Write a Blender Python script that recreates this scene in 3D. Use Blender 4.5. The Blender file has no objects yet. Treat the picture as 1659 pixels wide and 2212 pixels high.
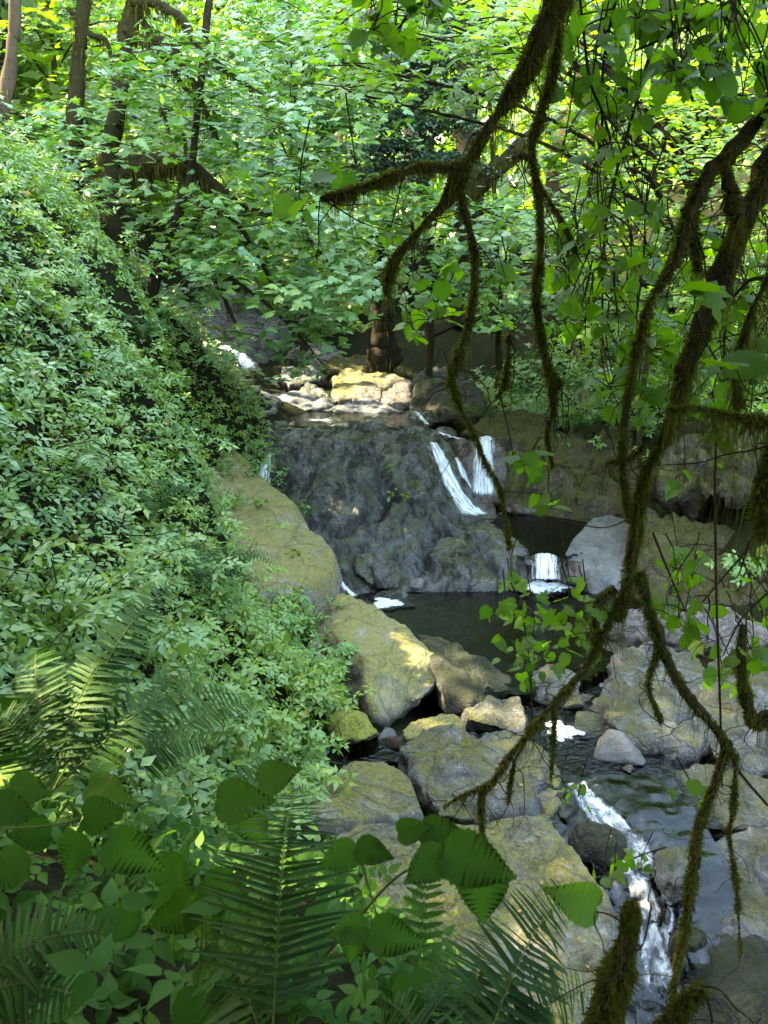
import bpy, bmesh, math, random
import numpy as np
from mathutils import Matrix, Vector

random.seed(11)
rng = np.random.default_rng(11)
SC = bpy.context.scene
COL = SC.collection

# ------------------------------------------------------------------ camera
PITCH = math.radians(15.0)
CAMZ = 4.5
cd = bpy.data.cameras.new('camera')
cam = bpy.data.objects.new('camera', cd)
COL.objects.link(cam)
cam.location = (0, 0, CAMZ)
cam.rotation_euler = (math.radians(90) - PITCH, 0, 0)
cd.sensor_fit = 'VERTICAL'
cd.sensor_height = 36.0
cd.lens = 26.0
cd.clip_start = 0.05
cd.clip_end = 800
cd.dof.use_dof = True
cd.dof.focus_distance = 9.0
cd.dof.aperture_fstop = 9.0
SC.camera = cam

# ------------------------------------------------------------------ world, sun, exposure
SUN_EL = math.radians(50)
SUN_AZ = math.radians(-78)          # from +Y (view direction) towards +X
sdir = Vector((math.sin(SUN_AZ) * math.cos(SUN_EL), math.cos(SUN_AZ) * math.cos(SUN_EL), math.sin(SUN_EL)))
w = bpy.data.worlds.new('World'); SC.world = w; w.use_nodes = True
nt = w.node_tree; nt.nodes.clear()
sky = nt.nodes.new('ShaderNodeTexSky'); sky.sky_type = 'NISHITA'; sky.sun_disc = False
sky.sun_elevation = SUN_EL; sky.sun_rotation = SUN_AZ
bg = nt.nodes.new('ShaderNodeBackground'); bg.inputs['Strength'].default_value = 0.15
wo = nt.nodes.new('ShaderNodeOutputWorld')
nt.links.new(sky.outputs[0], bg.inputs[0]); nt.links.new(bg.outputs[0], wo.inputs[0])
sl = bpy.data.lights.new('sun', 'SUN'); sl.energy = 2.1; sl.angle = math.radians(0.53); sl.color = (1, .93, .80)
so = bpy.data.objects.new('sun', sl); COL.objects.link(so); so.location = (-20, 5, 40)
so.rotation_euler = (-sdir).to_track_quat('-Z', 'Y').to_euler()
SC.view_settings.view_transform = 'Standard'; SC.view_settings.look = 'None'
SC.view_settings.gamma = 1.0; SC.view_settings.exposure = 4.62
SC.view_settings.use_white_balance = True; SC.view_settings.white_balance_temperature = 8400; SC.view_settings.white_balance_tint = 0
SC.render.engine = 'CYCLES'
SC.cycles.max_bounces = 6; SC.cycles.diffuse_bounces = 2; SC.cycles.transmission_bounces = 4
SC.cycles.transparent_max_bounces = 12
SC.cycles.sample_clamp_indirect = 6.0

# ------------------------------------------------------------------ pixels (1659 x 2212) to rays
F = 2212 * 26 / 36.0
CP, SP = math.cos(PITCH), math.sin(PITCH)
def ray(u, v):
    a = (u - 829.5) / F; b = (1106 - v) / F
    return np.array([a, CP + b * SP, -SP + b * CP])
def at(u, v, Y):
    d = ray(u, v); return d * (Y / d[1]) + np.array([0, 0, CAMZ])
def atz(u, v, z):
    d = ray(u, v); return d * ((z - CAMZ) / d[2]) + np.array([0, 0, CAMZ])
def mpp(Y):                       # metres per pixel at depth Y
    return Y / F
def proj(P):
    P = np.atleast_2d(P) - np.array([0, 0, CAMZ])
    dep = P[:, 1] * CP - P[:, 2] * SP; up = P[:, 1] * SP + P[:, 2] * CP
    dep = np.maximum(dep, 1e-3)
    return np.stack([829.5 + P[:, 0] / dep * F, 1106 - up / dep * F, dep], 1)

# ------------------------------------------------------------------ noise
def _h(ix, iy, iz, s):
    n = (ix * 374761393 + iy * 668265263 + iz * 2147483647 + s * 1274126177) & 0xffffffff
    n = ((n ^ (n >> 13)) * 1274126177) & 0xffffffff
    return ((n ^ (n >> 16)) & 0xffff) / 65535.0
def vnoise(P, s=0):
    P = np.asarray(P, float); i = np.floor(P).astype(np.int64); f = P - i; f = f * f * (3 - 2 * f)
    r = 0
    for dx in (0, 1):
        for dy in (0, 1):
            for dz in (0, 1):
                wgt = (f[:, 0] if dx else 1 - f[:, 0]) * (f[:, 1] if dy else 1 - f[:, 1]) * (f[:, 2] if dz else 1 - f[:, 2])
                r = r + wgt * _h(i[:, 0] + dx, i[:, 1] + dy, i[:, 2] + dz, s)
    return r * 2 - 1
def fbm(P, oct=4, s=0, gain=.5):
    r = 0; a = 1; P = np.asarray(P, float)
    for k in range(oct):
        r = r + a * vnoise(P * (2 ** k) + k * 7.3, s + k); a *= gain
    return r

# ------------------------------------------------------------------ object helpers
def mesh_np(name, V, T, mat, parent=None, attr=None, smooth=True, org=None):
    V = np.asarray(V, np.float32); T = np.asarray(T, np.int32)
    if org is not None: V = V - np.asarray(org, np.float32)
    me = bpy.data.meshes.new(name)
    me.vertices.add(len(V)); me.vertices.foreach_set('co', V.ravel())
    k = T.shape[1]
    me.loops.add(T.size); me.loops.foreach_set('vertex_index', T.ravel())
    me.polygons.add(len(T)); me.polygons.foreach_set('loop_start', np.arange(0, T.size, k, dtype=np.int32))
    me.polygons.foreach_set('use_smooth', np.full(len(T), smooth, bool))
    if attr:
        for an, av in attr.items():
            a = me.attributes.new(an, 'FLOAT', 'POINT'); a.data.foreach_set('value', np.asarray(av, np.float32))
    me.update(calc_edges=True)
    me.materials.append(mat)
    return link(name, me, parent, (0, 0, 0) if (org is None or parent is not None) else org)
def link(name, data, parent=None, loc=None):
    o = bpy.data.objects.new(name, data); COL.objects.link(o)
    if parent is not None: o.parent = parent
    if loc is not None: o.location = [float(c) for c in loc]
    return o
def tag(o, label=None, cat=None, group=None, kind=None):
    if label: o['label'] = label
    if cat: o['category'] = cat
    if group: o['group'] = group
    if kind: o['kind'] = kind
    return o
def thing(name, label, cat, loc, group=None):
    o = link(name, None, None, loc); o.empty_display_size = .1
    return tag(o, label, cat, group)
def org_of(o):
    return np.array(o.location)
def cat_mesh(parts):
    Vs, Ts, n = [], [], 0
    for V, T in parts:
        Vs.append(np.asarray(V)); Ts.append(np.asarray(T) + n); n += len(V)
    return np.concatenate(Vs), np.concatenate(Ts)

# ------------------------------------------------------------------ materials
def new_mat(name):
    m = bpy.data.materials.new(name); m.use_nodes = True
    m.node_tree.nodes.clear()
    return m, m.node_tree
class NB:
    def __init__(s, nt): s.nt = nt
    def n(s, t, **kw):
        nd = s.nt.nodes.new(t)
        for k, v in kw.items():
            if k.startswith('_'): setattr(nd, k[1:], v)
            else:
                key = k.replace('__', ' ')
                sock = nd.inputs[int(key[1:])] if key[0] == 'i' and key[1:].isdigit() else nd.inputs[key]
                if isinstance(v, bpy.types.NodeSocket): s.nt.links.new(v, sock)
                else: sock.default_value = v
        return nd
    def noise(s, scale, detail=4, rough=.55, vec=None, dist=0):
        nd = s.n('ShaderNodeTexNoise', Scale=scale, Detail=detail, Roughness=rough, Distortion=dist)
        if vec is not None: s.nt.links.new(vec, nd.inputs['Vector'])
        return nd.outputs['Fac']
    def ramp(s, fac, stops):
        nd = s.n('ShaderNodeValToRGB'); s.nt.links.new(fac, nd.inputs[0])
        e = nd.color_ramp.elements
        while len(e) < len(stops): e.new(.5)
        for el, (p, c) in zip(e, stops):
            el.position = p; el.color = (c, c, c, 1) if isinstance(c, (int, float)) else (*c, 1)
        return nd.outputs[0]
    def mix(s, fac, a, b, mode='MIX'):
        nd = s.n('ShaderNodeMix'); nd.data_type = 'RGBA'; nd.blend_type = mode
        for sock, v in ((nd.inputs[0], fac), (nd.inputs[6], a), (nd.inputs[7], b)):
            if isinstance(v, bpy.types.NodeSocket): s.nt.links.new(v, sock)
            elif isinstance(v, tuple): sock.default_value = (*v, 1)
            else: sock.default_value = v
        return nd.outputs[2]
    def math(s, op, a, b=0.0, c=0.0, clamp=False):
        nd = s.n('ShaderNodeMath'); nd.operation = op; nd.use_clamp = clamp
        for sock, v in zip(nd.inputs, (a, b, c)):
            if isinstance(v, bpy.types.NodeSocket): s.nt.links.new(v, sock)
            else: sock.default_value = v
        return nd.outputs[0]
    def out(s, sh, disp=None):
        o = s.n('ShaderNodeOutputMaterial'); s.nt.links.new(sh, o.inputs[0])

def rock_mat(name, c1, c2, moss=(.20, .17, .035), moss_amt=.5, dark_amt=.3, wet=0.0, lichen=.3, scale=1.0, bump=.5, up_bias=.5, crackw=.03, seep=False):
    m, t = new_mat(name); b = NB(t)
    geo = b.n('ShaderNodeNewGeometry'); pos = geo.outputs['Position']
    sep = b.n('ShaderNodeSeparateXYZ', i0=geo.outputs['Normal'])
    # position with wandering so that nothing runs straight
    nz = b.n('ShaderNodeTexNoise', Scale=1.7 * scale, Detail=5); t.links.new(pos, nz.inputs['Vector'])
    wv = b.n('ShaderNodeVectorMath'); wv.operation = 'MULTIPLY_ADD'; wv.inputs[1].default_value = (.5, .5, .5)
    t.links.new(nz.outputs['Color'], wv.inputs[0]); t.links.new(pos, wv.inputs[2]); wpos = wv.outputs[0]
    n1 = b.noise(1.3 * scale, 8, .65, pos, .5)
    n2 = b.noise(7 * scale, 7, .70, wpos)
    n3 = b.noise(34 * scale, 5, .7, pos)
    n4 = b.noise(90 * scale, 3, .6, pos)
    col = b.mix(b.ramp(n1, [(.43, 0.), (.57, 1.)]), c1, c2)
    col = b.mix(b.math('MULTIPLY', b.ramp(n2, [(.40, 1.), (.56, 0.)]), .62), col, tuple(x * .38 for x in c1))
    col = b.mix(b.math('MULTIPLY', b.ramp(n3, [(.42, 1.), (.55, 0.)]), .5), col, tuple(x * .45 for x in c1))
    li = b.math('MULTIPLY', b.ramp(b.noise(11 * scale, 7, .72, wpos, .4), [(.56, 0.), (.62, 1.)]), b.ramp(n4, [(.40, .2), (.55, 1.)]))
    col = b.mix(b.math('MULTIPLY', li, lichen), col, tuple(min(.5, x * 2.1 + .03) for x in c2))
    dk = b.ramp(b.noise(2.4 * scale, 9, .74, wpos, .8), [(.50, 0.), (.57, 1.)])
    col = b.mix(b.math('MULTIPLY', dk, dark_amt), col, (.012, .013, .007))
    mo = b.math('ADD', b.math('MULTIPLY', sep.outputs[2], up_bias), b.math('MULTIPLY', b.math('SUBTRACT', b.noise(1.9 * scale, 9, .72, wpos, .4), .5), 2.0))
    mo = b.ramp(b.math('ADD', mo, (moss_amt - .5) * 1.6), [(.18, 0.), (.55, 1.)])
    mo = b.math('MULTIPLY', mo, b.ramp(n3, [(.36, .15), (.54, 1.)]))
    mcol = b.mix(b.ramp(n3, [(.4, 0.), (.6, 1.)]), tuple(x * .4 for x in moss), moss)
    col = b.mix(mo, col, mcol)
    vo = b.n('ShaderNodeTexVoronoi', Scale=1.5 * scale, Vector=wpos); vo.feature = 'DISTANCE_TO_EDGE'
    cr = b.ramp(vo.outputs['Distance'], [(0.0, 0.), (crackw, 1.)])
    col = b.mix(b.math('MULTIPLY', b.math('SUBTRACT', 1.0, cr), .45), col, tuple(x * .2 for x in c1))
    if seep:   # dark seeping water lines along the creases
        sa = b.n('ShaderNodeAttribute'); sa.attribute_name = 'crease'
        sw = b.ramp(b.math('ADD', sa.outputs['Fac'], b.math('MULTIPLY', b.math('SUBTRACT', n2, .5), 1.2)), [(.25, 0.), (.6, 1.)])
        col = b.mix(b.math('MULTIPLY', sw, .6), col, (.016, .016, .016))
    hgt = b.math('ADD', b.math('MULTIPLY', n2, 1.4), b.math('ADD', b.math('MULTIPLY', n3, .45), b.math('MULTIPLY', n4, .12)))
    hgt = b.math('ADD', hgt, b.math('MULTIPLY', cr, .25))
    bp = b.n('ShaderNodeBump', Strength=min(1.0, bump), Distance=.14 / scale, Height=hgt)
    p = b.n('ShaderNodeBsdfPrincipled', Base__Color=col, Normal=bp.outputs[0])
    if wet > 0:
        smp = b.n('ShaderNodeMapping'); smp.inputs['Rotation'].default_value = (0, 0, .7); smp.inputs['Scale'].default_value = (2.6, .8, 1.2)
        t.links.new(wpos, smp.inputs[0])
        wm = b.ramp(b.noise(1.7 * scale, 7, .68, smp.outputs[0], .6), [(.47, 1.), (.54, 1. - wet * .95)])
        wm = b.math('MULTIPLY', b.math('SUBTRACT', 1.0, b.math('MULTIPLY', mo, .7)), wm)
        if seep: wm = b.math('MAXIMUM', wm, b.ramp(sep.outputs[2], [(.95, 0.), (.985, 1.)]))
        t.links.new(b.math('SUBTRACT', .85, b.math('MULTIPLY', wm, .70 * wet)), p.inputs['Roughness'])
        t.links.new(b.math('ADD', b.math('MULTIPLY', wm, .55), .04), p.inputs['Specular IOR Level'])
    else:
        p.inputs['Roughness'].default_value = .9; p.inputs['Specular IOR Level'].default_value = .1
    b.out(p.outputs[0])
    return m

def leaf_mat(name, c1, c2, c3=None, trans=.35, rough=.38, spec=.5, trcol=None, veins=False):
    m, t = new_mat(name); b = NB(t)
    at_ = b.n('ShaderNodeAttribute'); at_.attribute_name = 'rnd'
    oi = b.n('ShaderNodeObjectInfo')
    r = b.math('FRACT', b.math('ADD', at_.outputs['Fac'], oi.outputs['Random']))
    stops = [(0., c1), (.55, c2), (1., c2)] if c3 is None else [(0., c1), (.5, c2), (.93, c2), (.97, c3)]
    col = b.ramp(r, stops)
    geo = b.n('ShaderNodeNewGeometry')
    nn = b.noise(6, 3, .6, geo.outputs['Position'])
    lf_ = b.ramp(b.noise(.9, 3, .6, geo.outputs['Position']), [(.44, 0.), (.56, 1.)])
    col = b.mix(b.math('MULTIPLY', lf_, .75), col, b.mix(1.0, col, (1.35, 1.12, .55), 'MULTIPLY'))
    col = b.mix(b.math('MULTIPLY', nn, .55), col, b.mix(.5, col, (.02, .05, .01), 'MULTIPLY'))
    p = b.n('ShaderNodeBsdfPrincipled', Base__Color=col, Roughness=rough)
    p.inputs['Specular IOR Level'].default_value = spec
    fv = b.noise(35, 2, .5, geo.outputs['Position'])
    bp = b.n('ShaderNodeBump', Strength=.25, Distance=.01, Height=fv); t.links.new(bp.outputs[0], p.inputs['Normal'])
    if veins:
        tx = b.n('ShaderNodeTexCoord'); sp = b.n('ShaderNodeSeparateXYZ', i0=tx.outputs['Object'])
        ay = b.math('ABSOLUTE', sp.outputs[1])
        vf = b.math('PINGPONG', b.math('MULTIPLY', b.math('SUBTRACT', sp.outputs[0], b.math('MULTIPLY', ay, .75)), 8.0), .5)
        side = b.ramp(vf, [(0., 1.), (.09, 0.)]); rib = b.ramp(ay, [(0., 1.), (.018, 0.)])
        vm = b.math('MAXIMUM', side, rib)
        hgt = b.math('SUBTRACT', b.math('MULTIPLY', b.ramp(vf, [(0., 0.), (.4, 1.)]), .8), b.math('MULTIPLY', rib, .5))
        bp.inputs['Strength'].default_value = .05; bp.inputs['Distance'].default_value = .004
        t.links.new(hgt, bp.inputs['Height'])
        col = b.mix(b.math('MULTIPLY', vm, .09), col, (.12, .20, .06))
        t.links.new(col, p.inputs['Base Color'])
    tc = b.mix(1.0, col, trcol or (1.55, 1.75, .5), 'MULTIPLY')
    tr = b.n('ShaderNodeBsdfTranslucent', Color=tc)
    ms = b.n('ShaderNodeMixShader', i0=trans, i1=p.outputs[0], i2=tr.outputs[0])
    b.out(ms.outputs[0])
    return m

def simple_mat(name, c1, c2, scale=8, rough=.9, bump=.6, trans=0, dist=.02):
    m, t = new_mat(name); b = NB(t)
    geo = b.n('ShaderNodeNewGeometry'); pos = geo.outputs['Position']
    n1 = b.noise(scale, 6, .65, pos); n2 = b.noise(scale * 5, 4, .6, pos)
    col = b.mix(b.ramp(n1, [(.35, 0.), (.65, 1.)]), c1, c2)
    col = b.mix(b.math('MULTIPLY', n2, .6), col, tuple(x * .4 for x in c1))
    bp = b.n('ShaderNodeBump', Strength=bump, Distance=dist, Height=b.math('ADD', n1, n2))
    p = b.n('ShaderNodeBsdfPrincipled', Base__Color=col, Roughness=rough, Normal=bp.outputs[0])
    p.inputs['Specular IOR Level'].default_value = .03
    sh = p.outputs[0]
    if trans:
        tr = b.n('ShaderNodeBsdfTranslucent', Color=b.mix(1., col, (1.6, 1.6, .8), 'MULTIPLY'))
        sh = b.n('ShaderNodeMixShader', i0=trans, i1=sh, i2=tr.outputs[0]).outputs[0]
    b.out(sh)
    return m

def water_mat(name, tint=(.07, .065, .05), bump=.22, scale=6, rough=.03, stretch=(1, 1, 1)):
    m, t = new_mat(name); b = NB(t)
    geo = b.n('ShaderNodeNewGeometry')
    mp = b.n('ShaderNodeMapping'); mp.inputs['Scale'].default_value = stretch
    t.links.new(geo.outputs['Position'], mp.inputs[0]); v = mp.outputs[0]
    h = b.math('ADD', b.noise(scale, 3, .5, v, .8), b.math('MULTIPLY', b.noise(scale * 4, 3, .55, v, .6), .35))
    bp = b.n('ShaderNodeBump', Strength=bump, Distance=.08, Height=h)
    gl = b.n('ShaderNodeBsdfGlossy', Roughness=rough, Normal=bp.outputs[0]); gl.inputs['Color'].default_value = (1, 1, 1, 1)
    trp = b.n('ShaderNodeBsdfTransparent'); trp.inputs['Color'].default_value = (*tint, 1)
    fr = b.n('ShaderNodeFresnel', IOR=1.33, Normal=bp.outputs[0])
    ms = b.n('ShaderNodeMixShader', i0=fr.outputs[0], i1=trp.outputs[0], i2=gl.outputs[0])
    b.out(ms.outputs[0])
    return m

def foam_mat(name, dens=.5, sx=10, sy=10, soft=.12, uv=True, col=(.60, .63, .66)):
    """white water: broken by streaks along the flow (uv: x across, y along)"""
    m, t = new_mat(name); b = NB(t)
    if uv:
        u = b.n('ShaderNodeAttribute'); u.attribute_name = 'across'
        vv = b.n('ShaderNodeAttribute'); vv.attribute_name = 'along'
        cx = b.n('ShaderNodeCombineXYZ', i0=b.math('MULTIPLY', u.outputs['Fac'], sx), i1=b.math('MULTIPLY', vv.outputs['Fac'], sy))
        vec = cx.outputs[0]
    else:
        geo = b.n('ShaderNodeNewGeometry'); mp = b.n('ShaderNodeMapping'); mp.inputs['Scale'].default_value = (sx, sy, sx)
        t.links.new(geo.outputs['Position'], mp.inputs[0]); vec = mp.outputs[0]
    n = b.noise(1.0, 6, .62, vec, .5)
    ed = b.n('ShaderNodeAttribute'); ed.attribute_name = 'edge'
    val = b.math('ADD', n, b.math('MULTIPLY', b.math('SUBTRACT', ed.outputs['Fac'], 1.0), .75))
    a = b.ramp(val, [(max(0, .62 - dens * .35 - soft), 0.), (min(1, .62 - dens * .35 + soft), 1.)])
    p = b.n('ShaderNodeBsdfPrincipled', Base__Color=(*col, 1), Roughness=.35)
    bp = b.n('ShaderNodeBump', Strength=.8, Distance=.04, Height=n); t.links.new(bp.outputs[0], p.inputs['Normal'])
    tr = b.n('ShaderNodeBsdfTransparent')
    gl = b.n('ShaderNodeBsdfGlossy', Roughness=.08, Normal=bp.outputs[0])
    fr = b.n('ShaderNodeFresnel', IOR=1.33, Normal=bp.outputs[0])
    fr = b.n('ShaderNodeFresnel', IOR=1.25)
    cl = b.n('ShaderNodeMixShader', i0=fr.outputs[0], i1=tr.outputs[0], i2=gl.outputs[0])
    ms = b.n('ShaderNodeMixShader', i0=a, i1=cl.outputs[0], i2=p.outputs[0])
    b.out(ms.outputs[0])
    return m

M = {}
M['soil'] = simple_mat('soil', (.014, .011, .006), (.014, .021, .006), 3, dist=.08)
M['dome'] = rock_mat('wet_bedrock', (.03, .029, .028), (.085, .083, .076), moss=(.07, .08, .024), moss_amt=.42, dark_amt=.6, wet=1., lichen=.15, scale=1.0, bump=.45, seep=True)
M['ochre'] = rock_mat('mossy_ochre_rock', (.24, .21, .165), (.32, .285, .22), moss=(.25, .22, .055), moss_amt=.58, dark_amt=.22, lichen=.25, bump=.5)
M['grey'] = rock_mat('grey_rock', (.21, .20, .185), (.31, .30, .275), moss=(.21, .195, .04), moss_amt=.46, dark_amt=.38, lichen=.45, bump=.9)
M['greymoss'] = rock_mat('grey_mossy_rock', (.19, .175, .145), (.29, .265, .215), moss=(.21, .19, .045), moss_amt=.52, dark_amt=.4, lichen=.45, bump=.7)
M['pale'] = rock_mat('pale_wet_rock', (.18, .172, .158), (.31, .30, .28), moss=(.16, .15, .045), moss_amt=.46, dark_amt=.6, wet=.7, lichen=.35, bump=1.)
M['smooth'] = rock_mat('smooth_grey_rock', (.075, .075, .077), (.11, .108, .106), moss=(.06, .06, .03), moss_amt=.22, dark_amt=.15, wet=.35, lichen=.1, bump=.3)
M['brown'] = rock_mat('wet_brown_rock', (.045, .028, .022), (.075, .05, .04), moss=(.05, .04, .02), moss_amt=.2, dark_amt=.4, wet=.9, lichen=.05, bump=.4)
M['darkmoss'] = rock_mat('dark_mossy_rock', (.03, .028, .022), (.075, .07, .055), moss=(.035, .04, .012), moss_amt=.62, dark_amt=.6, wet=.2, lichen=.25, bump=.8)
M['wall'] = rock_mat('mossy_wall', (.075, .06, .047), (.13, .11, .085), moss=(.09, .09, .02), moss_amt=.66, dark_amt=.6, lichen=.2, bump=.8, up_bias=.35)
M['slab'] = rock_mat('layered_slab', (.15, .13, .12), (.24, .21, .19), moss=(.09, .08, .035), moss_amt=.25, dark_amt=.4, lichen=.2, bump=.8)
M['water'] = water_mat('water')
M['water_chute'] = water_mat('chute_water', tint=(.10, .09, .07), bump=.12, scale=7, rough=.12)
M['water_run'] = water_mat('running_water', tint=(.16, .14, .10), bump=.5, scale=7)
M['fall'] = foam_mat('falling_water', .48, 24, 2.6, soft=.19)
M['rapid'] = foam_mat('rapid_water', .16, 9, 5.0, soft=.13, col=(.5, .53, .56))
M['foam'] = foam_mat('foam', .75, 14, 14, uv=False)
M['bark'] = simple_mat('mossy_bark', (.026, .02, .012), (.04, .036, .012), 9)
M['bark_dark'] = simple_mat('dark_bark', (.018, .014, .010), (.034, .027, .018), 7)
M['bark_red'] = simple_mat('red_bark', (.07, .04, .022), (.04, .03, .018), 7)
M['bark_pale'] = simple_mat('pale_bark', (.085, .06, .043), (.11, .08, .055), 6)
M['twig'] = simple_mat('twig', (.03, .022, .014), (.045, .035, .018), 20)
M['moss'] = simple_mat('hanging_moss', (.085, .10, .018), (.115, .095, .024), 14, trans=.45, bump=0)
M['mossy'] = simple_mat('tree_moss', (.06, .06, .012), (.085, .075, .02), 14, trans=.3, bump=0)
M['maple'] = leaf_mat('maple_leaf', (.075, .175, .055), (.11, .23, .07), trans=.35)
M['maple_bright'] = leaf_mat('bright_maple_leaf', (.085, .17, .028), (.13, .23, .04), trans=.5)
M['hazel'] = leaf_mat('hazel_leaf', (.055, .135, .016), (.09, .19, .022), trans=.55, rough=.55, spec=.3, veins=True)
M['salmon'] = leaf_mat('bank_leaf', (.10, .21, .05), (.15, .27, .065), c3=(.21, .28, .045), trans=.3)
M['far'] = leaf_mat('far_leaf', (.06, .14, .028), (.11, .19, .04), trans=.4)
M['canopy'] = leaf_mat('canopy_leaf', (.05, .11, .03), (.07, .13, .03), trans=.25)
M['fern'] = leaf_mat('fern_leaf', (.018, .055, .011), (.03, .075, .015), trans=.3, rough=.6, spec=.15)
M['fern_pale'] = leaf_mat('yellow_fern_leaf', (.16, .19, .03), (.2, .22, .04), trans=.4)
M['bramble'] = leaf_mat('bramble_leaf', (.032, .10, .02), (.05, .13, .026), trans=.4, rough=.7, spec=.15, veins=True)
M['stem'] = simple_mat('green_stem', (.10, .14, .03), (.13, .12, .04), 20)
M['needle'] = leaf_mat('needles', (.035, .075, .05), (.05, .095, .065), trans=.15, rough=.6)
M['litter'] = leaf_mat('dead_leaf', (.18, .10, .04), (.25, .16, .05), trans=.2, rough=.7)

def spline(P, n):
    P = np.asarray(P, float)
    if len(P) == 2: return P[0] + np.linspace(0, 1, n)[:, None] * (P[1] - P[0])
    Q_ = np.concatenate([[2 * P[0] - P[1]], P, [2 * P[-1] - P[-2]]]); out = []
    ts = np.linspace(0, len(P) - 1 - 1e-6, n)
    for t in ts:
        i = int(t); f = t - i; a, b, c, d = Q_[i:i + 4]
        out.append(.5 * ((2 * b) + (c - a) * f + (2 * a - 5 * b + 4 * c - d) * f * f + (3 * b - a - 3 * c + d) * f ** 3))
    return np.array(out)

# ================================================================== terrain
def rbf(P, Z, c):
    d = np.sqrt(((P[:, None] - P[None]) ** 2).sum(-1) + c * c)
    n = len(P); A = np.zeros((n + 3, n + 3)); A[:n, :n] = d - np.eye(n) * .02
    A[:n, n] = 1; A[:n, n + 1:] = P; A[n, :n] = 1; A[n + 1:, :n] = P.T
    sol = np.linalg.solve(A, np.concatenate([Z, np.zeros(3)]))
    def f(Q):
        out = np.empty(len(Q))
        for i in range(0, len(Q), 20000):
            q = Q[i:i + 20000]
            k = np.sqrt(((q[:, None] - P[None]) ** 2).sum(-1) + c * c)
            out[i:i + 20000] = k @ sol[:n] + sol[n] + q @ sol[n + 1:]
        return out
    return f
G = []
for u, v, Y in [(0, 1000, 5), (0, 700, 6.5), (0, 500, 8), (0, 330, 11), (150, 450, 12), (300, 600, 12), (380, 660, 15), (440, 730, 18),
                (490, 800, 16.5), (520, 860, 15.5), (520, 950, 14.3), (450, 1060, 12.3), (470, 1180, 10.6), (540, 1260, 9.6),
                (630, 1350, 8.8), (690, 1450, 8.0), (650, 1560, 7.0), (600, 1640, 6.1), (450, 1000, 10), (300, 900, 8.5),
                (200, 1150, 5.6), (400, 1250, 7), (500, 1400, 6.5), (350, 1500, 5), (550, 1600, 5.2), (150, 1400, 4.2),
                (0, 1300, 3.6), (300, 1750, 3.2), (500, 1750, 3.8), (0, 1600, 2.8)]:
    p = at(u, v, Y); G.append((p[0], p[1], p[2] - .38))
for u, v, Y in [(1300, 850, 18), (1300, 700, 21), (1500, 600, 20), (1620, 420, 24), (1100, 700, 24), (1000, 640, 27), (1659, 900, 14),
                (1500, 850, 15.5), (1150, 860, 20), (1000, 850, 21.5), (850, 720, 26), (700, 700, 28), (600, 640, 33), (800, 600, 34)]:
    p = at(u, v, Y); G.append((p[0], p[1], p[2] - .2))
G += [(.3, 10, -.5), (1, 9.5, -.6), (1.5, 11, -.6), (2.5, 10.5, -.6), (2.8, 9, -.5), (3.6, 10, -.3), (1.6, 7.5, -.6), (2, 6.5, -.8), (2.2, 5, -1.3), (2.3, 3, -1.7),
      (.2, 8, -.4), (0, 6.8, -.3), (.4, 5.5, -.2), (.6, 4.3, -.3), (-.3, 5.4, .0), (1.2, 4, -.7), (3.5, 7.5, -.3), (4.5, 8.5, .0), (3.5, 5, -.9), (5, 6, -.4),
      (-.5, 14, .1), (.5, 13, -.5), (-1, 12.4, .0), (2.5, 13.5, -.1), (3, 14.6, 0), (1.3, 14, .0), (4, 13, -.1), (3.8, 11.3, -.2), (4.8, 10.8, .1), (5.6, 10, .3), (6.5, 9, .6),
      (4.6, 14.8, .9), (5.2, 13.6, 1.0), (5.8, 12.4, 1.0), (5.6, 15.2, 2.2), (6.6, 13.8, 2.2), (7.4, 12, 2.2),
      (-2, 17.5, 1.5), (0, 18, 1.5), (1, 18, 1.5), (2, 17, 1.2), (1.8, 15.8, .5), (-2.6, 15.6, 1.2), (-3.5, 22, 2.2), (-4.6, 24.5, 2.9), (-5.8, 29, 4.1), (-7.5, 36, 6.2),
      (0, 22.5, 2.3), (2, 21, 2.2), (-2, 23, 2.5), (0, 25, 3.3),
      (-10, 10, 9), (-10, 20, 10), (-20, 15, 17), (-20, 0, 14), (-6, 3, 5.6), (-4, 0, 4.1), (0, 0, 2.85), (0, -4, 3.2), (-10, -4, 7.5),
      (-.7, 1.5, 2.85), (0, 1.5, 2.65), (.5, 1.6, 2.2), (-.4, 2.6, 2.15), (-.2, 3.4, 1.4), (1, 1.0, 2.5), (1.6, 2, .8), (3, 2, -.7), (2.2, 0, 2.0), (6, 3, .6), (8, 6, 2.2), (10, 10, 5), (16, 10, 8), (8, -4, 2),
      (12, 20, 8), (22, 20, 16), (22, 0, 12), (14, 30, 13), (-10, 32, 9), (-16, 40, 14), (-12, 50, 17), (0, 42, 9), (0, 55, 17), (12, 42, 17), (-20, 28, 17),
      (0, 75, 34), (-30, 75, 36), (30, 75, 40), (-38, 45, 30), (38, 45, 32), (-38, 0, 26), (38, 0, 22), (-30, 20, 24), (30, 20, 22)]
G = np.array(G)
hfun = rbf(G[:, :2], G[:, 2], .6)
def lines(a, lo, hi, b, step, grow):
    mid = list(np.arange(lo, hi + 1e-6, step)); l, s = [lo], step
    while l[-1] > a: s *= grow; l.append(l[-1] - s)
    r, s = [hi], step
    while r[-1] < b: s *= grow; r.append(r[-1] + s)
    return np.array(l[1:][::-1] + mid + r[1:])
gx = lines(-42, -6, 7, 42, .10, 1.12); gy = lines(-7, 1, 24, 80, .10, 1.10)
XX, YY = np.meshgrid(gx, gy)
Q = np.stack([XX.ravel(), YY.ravel()], 1)
ZZ = hfun(Q)
Q3 = np.concatenate([Q, np.zeros((len(Q), 1))], 1)
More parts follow.
